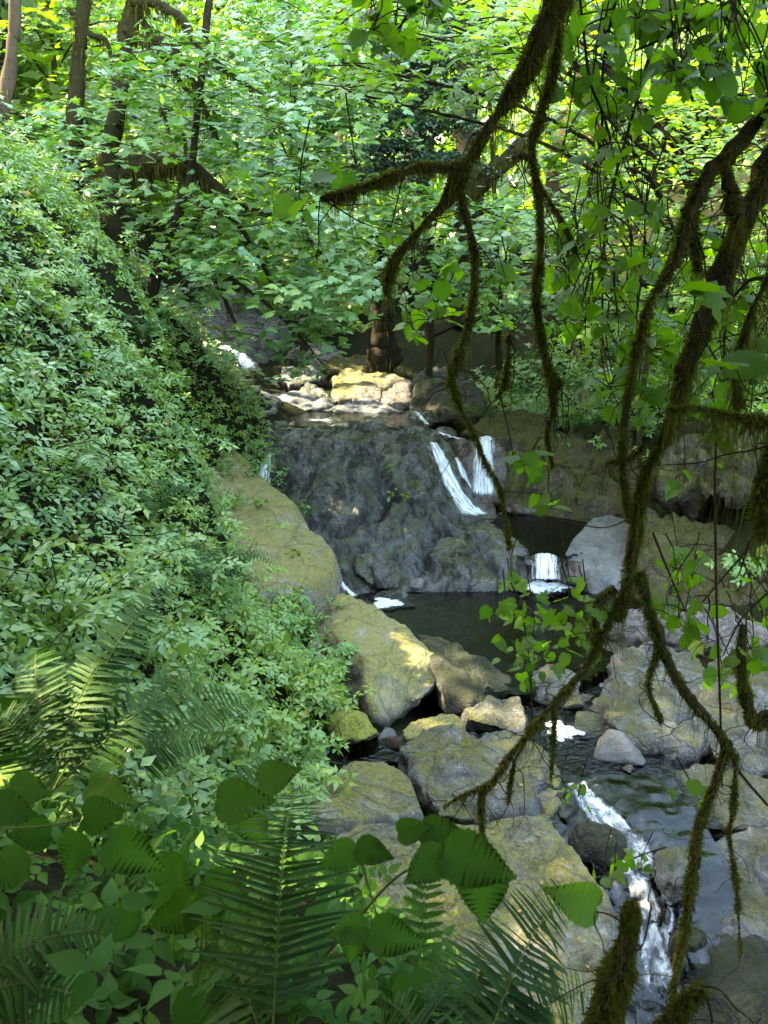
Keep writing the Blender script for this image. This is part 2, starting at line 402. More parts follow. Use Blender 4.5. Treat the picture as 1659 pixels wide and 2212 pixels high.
ZZ = ZZ + .10 * fbm(Q3 * .9, 3, 3) + .05 * fbm(Q3 * 3.1, 3, 9)
ZG = ZZ.reshape(XX.shape)
def H(x, y):
    x = np.atleast_1d(x).astype(float); y = np.atleast_1d(y).astype(float)
    i = np.clip(np.searchsorted(gx, x) - 1, 0, len(gx) - 2); j = np.clip(np.searchsorted(gy, y) - 1, 0, len(gy) - 2)
    fx = np.clip((x - gx[i]) / (gx[i + 1] - gx[i]), 0, 1); fy = np.clip((y - gy[j]) / (gy[j + 1] - gy[j]), 0, 1)
    return (ZG[j, i] * (1 - fx) * (1 - fy) + ZG[j, i + 1] * fx * (1 - fy) + ZG[j + 1, i] * (1 - fx) * fy + ZG[j + 1, i + 1] * fx * fy)
def grid_quads(nx, ny):
    i = np.arange(nx - 1); j = np.arange(ny - 1); I, J = np.meshgrid(i, j); a = (J * nx + I).ravel()
    return np.stack([a, a + 1, a + nx + 1, a + nx], 1)
g = mesh_np('ground', np.concatenate([Q, ZZ[:, None]], 1), grid_quads(len(gx), len(gy)), M['soil'])
tag(g, kind='structure')

# ================================================================== bedrock patches and boulders
def hull2(P):
    P = sorted(map(tuple, P)); 
    def half(ps):
        h = []
        for p in ps:
            while len(h) > 1 and (h[-1][0]-h[-2][0])*(p[1]-h[-2][1]) - (h[-1][1]-h[-2][1])*(p[0]-h[-2][0]) <= 0: h.pop()
            h.append(p)
        return h[:-1]
    return np.array(half(P) + half(P[::-1]))
def dist_out(Q, poly):
    """signed distance to polygon, positive outside"""
    n = len(poly); best = np.full(len(Q), 1e9); inside = np.zeros(len(Q), bool)
    for i in range(n):
        a, b = poly[i], poly[(i + 1) % n]; ab = b - a
        t = np.clip(((Q - a) @ ab) / (ab @ ab + 1e-12), 0, 1)
        best = np.minimum(best, np.hypot(*(Q - a - t[:, None] * ab).T))
        c = (a[1] > Q[:, 1]) != (b[1] > Q[:, 1])
        xi = a[0] + (Q[:, 1] - a[1]) / (b[1] - a[1] + 1e-12) * ab[0]
        inside ^= c & (Q[:, 0] < xi)
    return np.where(inside, -best, best)
def rock_patch(name, label, pts, mat, step=.05, n1=.06, n2=.02, margin=.35, steep=2.5, c=.25, poly=None, seed=0, ledge=0, cat='rock', grooves=()):
    P = np.array([at(*p) if len(p) == 3 else p[:3] for p in pts])
    f = rbf(P[:, :2], P[:, 2], c)
    hp = hull2(P[:, :2]) if poly is None else np.array(poly)
    lo = hp.min(0) - margin; hi = hp.max(0) + margin
    xs = np.arange(lo[0], hi[0], step); ys = np.arange(lo[1], hi[1], step)
    X, Y = np.meshgrid(xs, ys); q = np.stack([X.ravel(), Y.ravel()], 1)
    d = dist_out(q, hp); z = f(q)
    q3 = np.concatenate([q, z[:, None]], 1)
    nn = fbm(q3 * 1.7, 3, seed); rid = 1 - np.abs(fbm(q3 * 2.3 + 5, 2, seed + 4))
    al = q3 @ np.array([[.8, .6, 0], [-.6, .8, 0], [0, 0, 1.]]); z = z + n1 * nn + n2 * fbm(q3 * 7, 3, seed + 2) - n1 * .8 * np.clip(rid - .8, 0, 1) * 3 + n2 * .9 * (1 - np.abs(fbm(al * np.array([1.6, 6, 3]), 3, seed + 7)))
    for gp, dep, wid in grooves:
        gq = spline([at(*k)[:2] for k in gp], 40); dd = np.sqrt(((q[:, None] - gq[None]) ** 2).sum(-1)).min(1) + .05 * fbm(q3 * 4, 2, seed + 9)
        z = z - dep * np.exp(-(dd / wid) ** 2)
    if ledge:
        st = np.floor(z / ledge + .4 * nn) * ledge; z = z * .35 + st * .65
    crease = np.zeros(len(q))
    for gp, dep, wid in grooves:
        gq = spline([at(*k)[:2] for k in gp], 40); dd = np.sqrt(((q[:, None] - gq[None]) ** 2).sum(-1)).min(1)
        crease = np.maximum(crease, np.exp(-(dd / (wid * 1.7)) ** 2))
    z = z - np.clip(d, 0, None) * steep - np.clip(d, 0, None) ** 2 * 4
    F_ = grid_quads(len(xs), len(ys)); keep = (d[F_] < margin).all(1); F_ = F_[keep]
    used = np.unique(F_); mp = np.full(len(q), -1); mp[used] = np.arange(len(used))
    o = mesh_np(name, np.concatenate([q, z[:, None]], 1)[used], mp[F_], mat, org=np.append(hp.mean(0), P[:, 2].min()), attr={'crease': crease[used]} if grooves else None)
    tag(o, label, cat)
    return o
def hull_rock(name, label, pts, mat, vox=.04, smooth=5, n1=.05, n2=.018, seed=0, cat='boulder', extra=()):
    """boulder from the corners that show (u, v, Y) plus hidden ones (x, y, z)"""
    P = [at(*p) for p in pts] + [np.array(e, float) for e in extra]
    bm = bmesh.new()
    for p in P: bm.verts.new(p)
    bmesh.ops.convex_hull(bm, input=bm.verts)
    me = bpy.data.meshes.new('tmp'); bm.to_mesh(me); bm.free()
    o = bpy.data.objects.new('tmp', me); COL.objects.link(o)
    md = o.modifiers.new('r', 'REMESH'); md.mode = 'VOXEL'; md.voxel_size = vox
    ms = o.modifiers.new('s', 'SMOOTH'); ms.iterations = smooth; ms.factor = .5
    dg = bpy.context.evaluated_depsgraph_get(); e = o.evaluated_get(dg); em = e.to_mesh()
    n = len(em.vertices); V = np.empty(n * 3, np.float32); em.vertices.foreach_get('co', V); V = V.reshape(-1, 3)
    N = np.empty(n * 3, np.float32); em.vertices.foreach_get('normal', N); N = N.reshape(-1, 3)
    nl = len(em.loops); L = np.empty(nl, np.int32); em.loops.foreach_get('vertex_index', L)
    quads = L.reshape(-1, 4)
    e.to_mesh_clear(); bpy.data.objects.remove(o); bpy.data.meshes.remove(me)
    dsp = 1.25 * n1 * fbm(V * 1.9, 3, seed) + 1.5 * n2 * fbm(V * 7, 4, seed + 3, .6) + n2 * (1 - np.abs(fbm(V * np.array([3, 3, 9.]), 2, seed + 8))) - n1 * 2.2 * np.clip(.10 - np.abs(fbm(V * 1.5 + 9, 3, seed + 5)), 0, 1) * 5 * .5
    V = V + N * dsp[:, None]
    c = V.mean(0); c[2] = V[:, 2].min()
    o = mesh_np(name, V, quads, mat, org=c)
    return tag(o, label, cat)
def xyz(u, v, Y, dx=0, dy=0, dz=0):
    return tuple(at(u, v, Y) + np.array([dx, dy, dz]))

# central dome between the falls
rock_patch('rock_outcrop', 'wide dark wet bedrock dome in midstream between the falls', [
    (540, 905, 18.8), (650, 901, 19.1), (780, 899, 19.2), (880, 903, 18.9), (560, 930, 16.6), (620, 920, 16.95), (680, 925, 16.75), (740, 918, 16.95), (800, 922, 16.85), (860, 921, 16.9), (900, 925, 16.75), (560, 960, 15.85), (600, 945, 16.0), (740, 943, 15.95), (900, 945, 16.0), (935, 960, 15.9), (660, 958, 15.6), (760, 950, 15.75), (800, 965, 15.5), (880, 985, 15.3),
    (620, 1000, 15.0), (700, 1000, 14.9), (600, 1050, 14.6), (700, 1060, 13.9), (640, 1100, 13.9), (760, 1130, 13.1), (690, 1140, 13.1), (790, 1040, 14.2), (840, 1020, 14.6),
    (800, 975, 15.7), (822, 1020, 14.85), (830, 1070, 14.05), (800, 1120, 13.55), (735, 1165, 13.0), (870, 1060, 14.0), (900, 1085, 13.75), (860, 1120, 13.35), (900, 1140, 13.35), (950, 1010, 15.2), (940, 1060, 14.4), (985, 1090, 14.35), (960, 1120, 13.7), (1010, 1140, 13.9),
    (900, 1180, 12.75), (820, 1180, 12.7), (740, 1170, 12.6), (1040, 1160, 12.9), (1000, 1190, 12.4), (1100, 1178, 12.6), (1140, 1195, 12.35), (1135, 1230, 12.0), (1060, 1225, 12.0), (960, 1220, 12.05),
    (760, 1230, 12.0), (860, 1225, 12.05), (800, 1285, 11.55), (760, 1270, 11.55), (870, 1275, 11.65), (960, 1272, 11.7), (1050, 1270, 11.7), (1120, 1268, 11.75)],
    M['dome'], step=.028, n1=.07, n2=.04, c=.2, seed=3, steep=1.6, grooves=[
        ([(800, 965, 15.6), (822, 1020, 14.85), (835, 1075, 14.0), (800, 1130, 13.45), (730, 1175, 12.8)], .20, .12), ([(835, 1070, 14.0), (900, 1100, 13.7), (950, 1130, 13.4), (1010, 1150, 13.2)], .26, .10),
        ([(740, 1200, 12.4), (800, 1205, 12.4), (900, 1215, 12.3), (940, 1250, 11.9)], .14, .10), ([(880, 1010, 14.9), (930, 1060, 14.4), (960, 1100, 14.0)], .10, .10), ([(650, 965, 15.6), (760, 985, 15.2), (800, 975, 15.5)], .07, .1), ([(960, 1130, 13.3), (920, 1180, 12.7), (905, 1240, 12.0)], .16, .09), ([(1040, 1170, 12.8), (1050, 1215, 12.2), (1090, 1260, 11.8)], .10, .08)])
# broken wet blocks at its foot
for i, (lab, pts, m) in enumerate([
    ('angular wet block at the foot of the dark dome, left of the pool', [(765, 1200, 12.1), (800, 1190, 12.2), (850, 1200, 12.2), (855, 1250, 11.7), (800, 1262, 11.6), (765, 1235, 11.8)], 'dome'),
    ('rounded dark cobble lodged at the dome foot beside the pool', [(805, 1215, 11.9), (850, 1210, 11.9), (868, 1240, 11.7), (860, 1275, 11.5), (812, 1270, 11.5)], 'dome')]):
    P = [at(*p) for p in pts]; back = [tuple(p + np.array([0, .35, -.35])) for p in P]
    hull_rock('rock', lab, pts, M[m], vox=.03, smooth=3, n1=.03, n2=.012, seed=20 + i, extra=back, cat='rock')

# left bank ledge rocks
rock_patch('rock_ledge', 'long ochre mossy ledge running along the foot of the leafy bank', [
    (500, 960, 14.2), (540, 1045, 13.1), (600, 1075, 12.6), (650, 1110, 12.3), (660, 1150, 12.0), (560, 1110, 12.2), (500, 1130, 11.8), (600, 1170, 11.4), (690, 1170, 11.7), (722, 1195, 11.55), (718, 1240, 11.2),
    (680, 1262, 10.8), (600, 1240, 10.7), (520, 1200, 10.9), (640, 1285, 10.4), (560, 1280, 10.2), (440, 1120, 11.8), (430, 1030, 12.8)],
    M['ochre'], step=.04, n1=.05, n2=.02, seed=8, steep=3)
hull_rock('boulder', 'large ochre boulder with a flat sloping face beside the dark pool', [
    (735, 1285, 10.2), (790, 1310, 10.0), (860, 1340, 9.6), (910, 1395, 9.1), (948, 1430, 8.75), (945, 1480, 8.45), (900, 1520, 8.1), (835, 1565, 7.75), (790, 1520, 7.9), (770, 1420, 8.4), (720, 1350, 9.3), (800, 1440, 8.2)],
    M['ochre'], n1=.05, seed=31, extra=[xyz(735, 1285, 10.2, -.4, .3, -.6), xyz(720, 1350, 9.3, -.5, 0, -.7), xyz(948, 1430, 8.75, 0, .4, -.6), xyz(835, 1565, 7.75, -.2, .2, -.3), xyz(860, 1340, 9.6, .1, .3, -.6)])
hull_rock('boulder', 'dark mossy rock wedged behind the large ochre boulder at the pool edge', [
    (900, 1365, 9.5), (960, 1380, 9.3), (1040, 1420, 8.9), (1105, 1460, 8.55), (1110, 1490, 8.35), (1040, 1520, 8.0), (975, 1500, 8.1), (945, 1440, 8.5)],
    M['darkmoss'], n1=.06, seed=37, extra=[xyz(900, 1365, 9.5, 0, .2, -.5), xyz(1105, 1460, 8.55, 0, .2, -.4), xyz(975, 1500, 8.1, 0, 0, -.4)])
hull_rock('boulder', 'low pale wet boulder where the pool spills into the channel', [
    (1000, 1525, 7.95), (1060, 1500, 8.1), (1125, 1500, 8.1), (1145, 1540, 7.75), (1140, 1590, 7.4), (1060, 1570, 7.5), (1010, 1555, 7.6)],
    M['pale'], n1=.03, seed=41, extra=[xyz(1000, 1525, 7.9, 0, .1, -.35), xyz(1145, 1540, 7.75, 0, .1, -.35)])
hull_rock('boulder', 'small bright green mossy boulder under the ochre boulder', [
    (705, 1560, 7.35), (745, 1525, 7.5), (790, 1535, 7.45), (822, 1575, 7.1), (790, 1598, 6.95), (720, 1605, 6.9)],
    rock_mat('green_mossy_rock', (.16, .15, .10), (.22, .2, .13), moss=(.23, .24, .03), moss_amt=.85, dark_amt=.3), n1=.03, vox=.035, seed=43, extra=[xyz(705, 1560, 7.3, 0, .2, -.3), xyz(822, 1575, 7.1, 0, .2, -.3)])
hull_rock('boulder', 'flat ochre rock between two large boulders', [
    (865, 1575, 7.0), (910, 1545, 7.3), (975, 1540, 7.4), (1005, 1570, 7.15), (960, 1600, 6.9), (880, 1600, 6.85)],
    M['ochre'], n1=.03, vox=.035, seed=45, extra=[xyz(865, 1575, 7.0, 0, .2, -.4), xyz(1005, 1570, 7.1, 0, .2, -.4)])
hull_rock('boulder', 'big grey angular boulder with lichen patches at picture centre', [
    (868, 1625, 6.55), (885, 1585, 6.8), (960, 1560, 6.95), (1060, 1572, 6.9), (1130, 1600, 6.75), (1180, 1640, 6.5), (1165, 1700, 6.1), (1130, 1755, 5.75), (1010, 1770, 5.65), (905, 1700, 5.95), (1000, 1655, 6.15), (950, 1765, 5.65)],
    M['grey'], n1=.07, n2=.022, vox=.035, smooth=4, seed=48, extra=[xyz(868, 1625, 6.55, 0, .2, -.5), xyz(1180, 1640, 6.5, .05, .2, -.7), xyz(1130, 1755, 5.75, .05, 0, -.4), xyz(905, 1700, 5.95, 0, 0, -.4)])
hull_rock('boulder', 'narrow rock standing between grey boulder and running channel', [
    (1120, 1580, 7.0), (1170, 1600, 6.9), (1200, 1645, 6.6), (1222, 1690, 6.3), (1220, 1740, 5.95), (1180, 1775, 5.7), (1150, 1690, 6.2)],
    M['greymoss'], n1=.04, vox=.04, seed=51, extra=[xyz(1120, 1580, 7.0, 0, .1, -.6), xyz(1222, 1690, 6.3, 0, .1, -.7), xyz(1180, 1775, 5.7, 0, 0, -.4)])
rock_patch('rock_slab', 'flat mossy rock littered with twigs left of the grey boulder', [
    (700, 1690, 6.0), (760, 1648, 6.4), (830, 1645, 6.45), (885, 1680, 6.1), (910, 1750, 5.6), (830, 1770, 5.45), (720, 1770, 5.4), (640, 1740, 5.5)],
    M['greymoss'], step=.03, n1=.03, n2=.02, seed=55, steep=3, margin=.2)
rock_patch('rock_slab', 'broad pale slab sloping down towards the rapids under the ferns', [
    (660, 1800, 5.2), (760, 1790, 5.3), (900, 1780, 5.4), (1050, 1780, 5.45), (1180, 1760, 5.6), (1240, 1850, 5.1), (1310, 1930, 4.75), (1330, 2010, 4.45), (1280, 2100, 4.1), (1150, 1950, 4.6), (1000, 1950, 4.55), (800, 1950, 4.45),
    (1240, 2200, 3.75), (1100, 2150, 3.85), (900, 2150, 3.8), (700, 2100, 3.9), (1200, 2330, 3.4), (900, 2330, 3.35), (620, 1950, 4.3)],
    M['greymoss'], step=.035, n1=.06, n2=.025, seed=58, steep=2.5)
# right side
rock_patch('rock_slab', 'smooth grey rock tongue between the middle pool and right wall', [
    (1240, 1160, 13.1), (1280, 1120, 13.9), (1330, 1105, 14.2), (1345, 1160, 13.0), (1225, 1190, 12.4), (1270, 1200, 12.3), (1340, 1220, 12.0), (1290, 1245, 11.6), (1345, 1262, 11.5), (1250, 1230, 11.9), (1220, 1205, 12.15), (1400, 1250, 11.8), (1400, 1160, 13)],
    M['smooth'], step=.04, n1=.03, n2=.01, seed=61, steep=3, margin=.3)
hull_rock('boulder', 'round wet brown boulder at the foot of the main fall', [
    (985, 1085, 14.75), (1020, 1075, 14.9), (1060, 1080, 14.9), (1072, 1110, 14.5), (1060, 1130, 14.3), (1000, 1135, 14.2)],
    M['brown'], n1=.03, vox=.04, seed=63, extra=[xyz(985, 1085, 14.7, 0, .3, -.3), xyz(1072, 1110, 14.5, 0, .4, -.3)])
hull_rock('boulder', 'low wet brown boulder at the back of the middle pool', [
    (1085, 1085, 15.3), (1120, 1070, 15.6), (1150, 1085, 15.4), (1200, 1100, 15.0), (1210, 1112, 14.85), (1140, 1108, 14.9), (1095, 1105, 14.9)],
    M['brown'], n1=.05, vox=.04, seed=64, extra=[xyz(1085, 1085, 15.3, 0, .3, -.3), xyz(1200, 1100, 15.0, 0, .3, -.3)])
hull_rock('boulder', 'wet brown rock beside the small lower fall', [
    (1225, 1210, 12.1), (1255, 1215, 12.1), (1290, 1250, 11.8), (1262, 1268, 11.55), (1215, 1250, 11.8)],
    M['brown'], n1=.03, vox=.035, seed=65, extra=[xyz(1225, 1210, 12.1, 0, .2, -.5), xyz(1290, 1250, 11.8, 0, .2, -.3)])
hull_rock('rock', 'wet dark step of rock behind the main fall', [
    (955, 975, 16.1), (1000, 980, 16.1), (1090, 965, 16.0), (1100, 1010, 15.7), (1090, 1085, 15.4), (1010, 1085, 15.4), (965, 1010, 15.8)],
    M['brown'], n1=.06, vox=.05, seed=66, extra=[xyz(945, 968, 16, 0, .8, 0), xyz(1090, 962, 16, 0, .8, 0), xyz(1090, 1085, 15.2, 0, .5, -.3), xyz(950, 1085, 15.1, 0, .5, -.3)], cat='rock')
rock_patch('rock_wall', 'mossy brown rock wall right of the main fall', [
    (1080, 950, 16.4), (1100, 1000, 15.75), (1110, 1060, 15.35), (1200, 945, 16.2), (1150, 1000, 15.6), (1200, 1060, 15.0), (1250, 1090, 14.6), (1290, 1020, 15.0), (1300, 950, 15.6), (1350, 1050, 14.2), (1340, 1095, 14.05), (1400, 960, 14.8), (1180, 925, 17), (1300, 915, 16.8), (1430, 1000, 14.0)],
    M['wall'], step=.045, n1=.2, n2=.08, seed=68, steep=2, margin=.3, ledge=.3)
hull_rock('rock', 'overhanging shaded rock shelf above the right bank', [
    (1380, 1010, 13.4), (1450, 960, 13.6), (1560, 960, 12.8), (1700, 990, 12.0), (1700, 1090, 11.4), (1560, 1060, 11.9), (1440, 1060, 12.6)],
    M['wall'], n1=.3, n2=.09, vox=.06, seed=70, extra=[xyz(1380, 1010, 13.4, .5, 1.5, -.2), xyz(1700, 990, 12, .5, 2, -.4)], cat='rock')
rock_patch('rock_wall', 'warm brown earthy wall under the overhang on right bank', [
    (1390, 1120, 12.6), (1480, 1130, 12.4), (1600, 1150, 11.8), (1700, 1160, 11.5), (1360, 1200, 12.0), (1450, 1220, 11.6), (1560, 1240, 11.0), (1700, 1260, 10.6), (1380, 1270, 11.3), (1500, 1300, 10.7), (1700, 1330, 10.0)],
    M['wall'], step=.05, n1=.2, n2=.08, seed=72, steep=2, margin=.3)
for i, (lab, pts, m, dz) in enumerate([
    ('long pale boulder on the far side of the channel', [(1290, 1500, 8.0), (1330, 1420, 8.7), (1400, 1395, 8.95), (1500, 1430, 8.6), (1560, 1500, 8.0), (1540, 1600, 7.3), (1450, 1640, 7.0), (1350, 1590, 7.2), (1300, 1545, 7.55)], 'pale', .5),
    ('large pale boulder at the right edge beside hanging moss', [(1500, 1470, 8.3), (1580, 1400, 8.9), (1700, 1390, 8.9), (1720, 1560, 7.7), (1640, 1680, 6.9), (1560, 1650, 7.0), (1500, 1560, 7.6)], 'pale', .5),
    ('pale ledge under the right wall above the boulders', [(1300, 1330, 10.0), (1400, 1300, 10.4), (1550, 1310, 10.2), (1720, 1330, 9.9), (1720, 1400, 9.1), (1560, 1400, 9.0), (1400, 1380, 9.2), (1310, 1360, 9.6)], 'slab', .5),
    ('small white-streaked wet rock at the pool outlet', [(1140, 1470, 8.5), (1200, 1440, 8.8), (1260, 1460, 8.6), (1265, 1500, 8.2), (1200, 1505, 8.1), (1150, 1500, 8.2)], 'pale', .4),
    ('pale rock at lower right beside the rapids', [(1480, 1850, 5.6), (1560, 1800, 5.9), (1720, 1780, 6.0), (1740, 2000, 4.8), (1640, 2060, 4.5), (1520, 2000, 4.8), (1480, 1930, 5.2)], 'pale', .7),
    ('dark wet rock in the lower right corner by the white water', [(1470, 2050, 4.6), (1560, 2010, 4.7), (1700, 2060, 4.5), (1720, 2300, 3.7), (1560, 2300, 3.7), (1480, 2180, 4.1)], 'darkmoss', .6),
    ('small dark rock splitting the white rapids', [(1262, 1790, 5.62), (1310, 1772, 5.72), (1352, 1795, 5.58), (1340, 1830, 5.3), (1320, 1838, 5.25), (1270, 1822, 5.36)], 'darkmoss', .4),
    ('wet rounded rock at the right side of the rapids', [(1425, 1830, 5.2), (1485, 1810, 5.3), (1520, 1865, 5.0), (1490, 1925, 4.7), (1435, 1905, 4.8)], 'pale', .4),
    ('low wet stone in the lower rapids', [(1455, 2000, 4.5), (1495, 1985, 4.55), (1525, 2015, 4.4), (1505, 2055, 4.2), (1460, 2050, 4.25)], 'darkmoss', .4),
    ('pale slab beyond the running channel at right', [(1420, 1660, 6.9), (1520, 1650, 7.0), (1700, 1700, 6.6), (1720, 1790, 6.0), (1560, 1790, 6.0), (1470, 1730, 6.4)], 'pale', .5)]):
    P = [at(*p) for p in pts]
    hull_rock('boulder', lab, pts, M[m], n1=.10, n2=.03, vox=.045, seed=80 + i, extra=[tuple(p + np.array([0, .25, -dz])) for p in P])
# far rocks round the upper pool
for i, (lab, pts, m, dz) in enumerate([
    ('flat grey rock at the left back of the upper pool', [(565, 880, 19.6), (580, 862, 20.3), (640, 848, 20.8), (700, 862, 20.4), (720, 880, 19.8), (640, 890, 19.3)], 'smooth', .4),
    ('low brown wet rock at the left end of the upper pool', [(490, 850, 18.6), (550, 835, 19.4), (600, 862, 19.2), (590, 890, 18.2), (540, 905, 17.4), (490, 890, 17.4)], 'smooth', .6),
    ('wet dark triangular rock behind the upper pool', [(640, 850, 21), (665, 825, 21.8), (700, 845, 21.3), (735, 868, 20.4), (690, 872, 20.2)], 'dome', .5),
    ('low grey rock bar across the back of upper pool', [(690, 885, 19.4), (740, 868, 20.1), (800, 862, 20.4), (850, 880, 19.7), (880, 890, 19.2), (760, 893, 19.1)], 'smooth', .4),
    ('sunlit ochre rock block at the back of upper pool', [(818, 875, 20.1), (825, 845, 20.8), (850, 825, 21.2), (885, 820, 21.2), (890, 872, 20.1), (850, 882, 19.8)], 'slab', .4),
    ('pale rock split by a crack behind the upper pool', [(765, 862, 20.6), (775, 835, 21.3), (800, 825, 21.6), (822, 840, 21.2), (825, 870, 20.4)], 'slab', .4),
    ('mossy rock step left of the sunlit block', [(715, 860, 21.0), (720, 815, 22.2), (760, 800, 22.8), (830, 805, 22.4), (880, 815, 21.9), (830, 850, 21.2), (760, 862, 20.9)], 'greymoss', .7),
    ('mossy rock terrace above the upper pool', [(690, 800, 23.5), (720, 770, 24.4), (790, 765, 24.5), (870, 790, 23.4), (880, 812, 22.8), (780, 812, 22.8)], 'wall', .8),
    ('sunlit bedded rock shelf on the far creek side', [(620, 765, 25), (660, 740, 26.4), (720, 745, 26), (740, 775, 24.8), (690, 790, 24.2)], 'slab', .8),
    ('wet rock beside the far cascade', [(590, 815, 22.8), (610, 790, 23.6), (680, 785, 23.8), (700, 820, 22.6), (640, 835, 22)], 'dome', .6),
    ('dark mossy cliff block right of the upper pool', [(885, 880, 19.8), (900, 800, 21.5), (960, 780, 21.6), (1040, 840, 20), (1050, 900, 18.6), (1000, 900, 18.6), (940, 885, 19.2)], 'darkmoss', .7),
    ('mossy boulder above the falls under the ferns', [(1000, 930, 17.2), (1040, 900, 18), (1130, 880, 18.4), (1190, 910, 17.6), (1180, 945, 16.8), (1060, 950, 16.6)], 'wall', .5),
    ('small dark boulder in the spill channel', [(935, 935, 16.9), (955, 920, 17.2), (985, 925, 17.1), (990, 945, 16.6), (950, 950, 16.4)], 'brown', .3),
    ('low wet rock on the lip of the upper pool', [(865, 905, 18), (890, 893, 18.5), (930, 895, 18.4), (935, 915, 17.6), (880, 920, 17.3)], 'dome', .3)]):
    P = [at(*p) for p in pts]
    hull_rock('rock', lab, pts, M[m], n1=.07, n2=.03, vox=.06, seed=110 + i, extra=[tuple(p + np.array([0, .5, -dz])) for p in P], cat='rock', smooth=4)
rock_patch('rock_slab', 'sloping layered pale rock slab beside the far cascade', [
    (380, 660, 26), (440, 640, 28), (500, 625, 30.5), (560, 640, 31), (560, 700, 27.5), (470, 700, 26.5), (430, 740, 24), (560, 740, 25.5), (620, 700, 28)],
    M['slab'], step=.09, n1=.16, n2=.06, ledge=.22, seed=140, steep=1.5)

# ================================================================== water
def sheet(name, outline, z, mat, label, step=.12, amp=0.0):
    poly = np.array([atz(u, v, z)[:2] for u, v in outline])
    lo, hi = poly.min(0), poly.max(0)
    xs = np.arange(lo[0] - step, hi[0] + step * 2, step); ys = np.arange(lo[1] - step, hi[1] + step * 2, step)
    X, Y = np.meshgrid(xs, ys); q = np.stack([X.ravel(), Y.ravel()], 1)
    zz = z + amp * fbm(np.concatenate([q * 3, np.zeros((len(q), 1))], 1), 3, 5)
    F_ = grid_quads(len(xs), len(ys)); F_ = F_[(dist_out(q, poly)[F_] < step).all(1)]
    used = np.unique(F_); mp = np.full(len(q), -1); mp[used] = np.arange(len(used))
    o = mesh_np(name, np.concatenate([q, zz[:, None]], 1)[used], mp[F_], mat)
    return tag(o, label, kind='structure')
sheet('lower_pool', [(640, 1290), (760, 1262), (1000, 1250), (1150, 1235), (1290, 1235), (1450, 1300), (1520, 1370), (1330, 1440), (1150, 1500), (1000, 1490), (900, 1400), (800, 1340)], 0, M['water'], 'dark pool below the dome', amp=.006)
sheet('creek_channel', [(1100, 1480), (1250, 1450), (1350, 1540), (1460, 1680), (1560, 1780), (1420, 1790), (1225, 1745), (1150, 1680), (1110, 1580)], -.12, M['water_run'], 'dark running channel below the pool', amp=.012)
sheet('middle_pool', [(960, 1090), (1100, 1075), (1300, 1080), (1330, 1130), (1260, 1190), (1215, 1210), (1140, 1210), (1060, 1165)], .45, M['water'], 'small dark pool under the main fall', amp=.004)
sheet('upper_pool', [(450, 885), (600, 868), (980, 870), (1000, 899), (940, 912), (860, 923), (800, 920), (740, 924), (650, 919), (500, 924)], 2.015, M['water'], 'shallow pool above the dome', amp=.004)
sheet('side_puddle', [(660, 1620), (720, 1590), (880, 1580), (890, 1625), (800, 1660), (680, 1650)], .0, M['water'], 'still side puddle between boulders')

def flow(name, label, path, mat, nx=14, nz=40, sag=0, seed=0, jit=.03, cat='waterfall', steps=2, bulge=.125, lift=.05):
    """ribbon of water: path of (u, v, Y, width px)"""
    P = np.array([at(u, v, Y) for u, v, Y, w_ in path]); W = np.array([w_ * mpp(np.hypot(Y, 1)) for u, v, Y, w_ in path])
    t = np.linspace(0, 1, len(P)); tt = np.linspace(0, 1, nz)
    C = np.stack([np.interp(tt, t, P[:, k]) for k in range(3)], 1); WW = np.interp(tt, t, W)
    for _ in range(3): C[1:-1] = (C[:-2] + 2 * C[1:-1] + C[2:]) / 4
    tan = np.gradient(C, axis=0); side = np.cross(tan, [0, 0, 1.]); side /= np.linalg.norm(side, axis=1)[:, None] + 1e-9
    sm = np.array([1., 0, 0]); side = np.where((side @ sm)[:, None] < 0, -side, side); side = side * .35 + sm * .65; side /= np.linalg.norm(side, axis=1)[:, None]
    nrm = np.cross(side, tan); nrm /= np.linalg.norm(nrm, axis=1)[:, None] + 1e-9
    nrm = np.where((nrm[:, 1] > 0)[:, None] & (nrm[:, 2] < .2)[:, None], -nrm, nrm)
    s = np.linspace(-1, 1, nx)
    V = C[:, None] + side[:, None] * (s[None, :, None] * WW[:, None, None] / 2)
    V = V + nrm[:, None] * (lift + (1 - s ** 2)[None, :, None] * bulge * WW[:, None, None])
    V = V.reshape(-1, 3)
    N_ = np.repeat(nrm, nx, 0); V = V + N_ * (jit * fbm(V * np.array([9, 9, 4]), 3, seed))[:, None]
    edge = np.tile(np.clip((1 - np.abs(s)) * 1.6, 0, 1), nz) * np.repeat(np.clip((1.02 - tt) * 7, .3, 1), nx)
    L = np.concatenate([[0], np.cumsum(np.linalg.norm(np.diff(C, axis=0), axis=1))])
    gq = grid_quads(nx, nz); fn = np.cross(V[gq[:, 1]] - V[gq[:, 0]], V[gq[:, 3]] - V[gq[:, 0]])
    if (fn * (np.array([0, 0, CAMZ]) - V[gq[:, 0]])).sum() < 0: gq = gq[:, ::-1]
    o = mesh_np(name, V, gq, mat, org=P[-1], attr={
        'across': np.tile(s * .5, nz) * np.repeat(WW, nx) * 1.0 + seed, 'along': np.repeat(L, nx), 'edge': edge})
    return tag(o, label, cat)
flow('waterfall', 'main white fall dropping straight into the middle pool', [(1048, 955, 15.85, 64), (1045, 966, 15.4, 72), (1044, 1000, 15.25, 76), (1042, 1040, 15.15, 84), (1042, 1085, 15.0, 98)], M['fall'], seed=1)
flow('waterfall', 'long slanting white fall left of the main fall', [(935, 975, 15.7, 30), (945, 992, 15.3, 44), (962, 1035, 14.9, 54), (985, 1085, 14.5, 66), (1010, 1118, 14.25, 84), (1045, 1138, 14.15, 100)], M['fall'], seed=2, lift=.16)
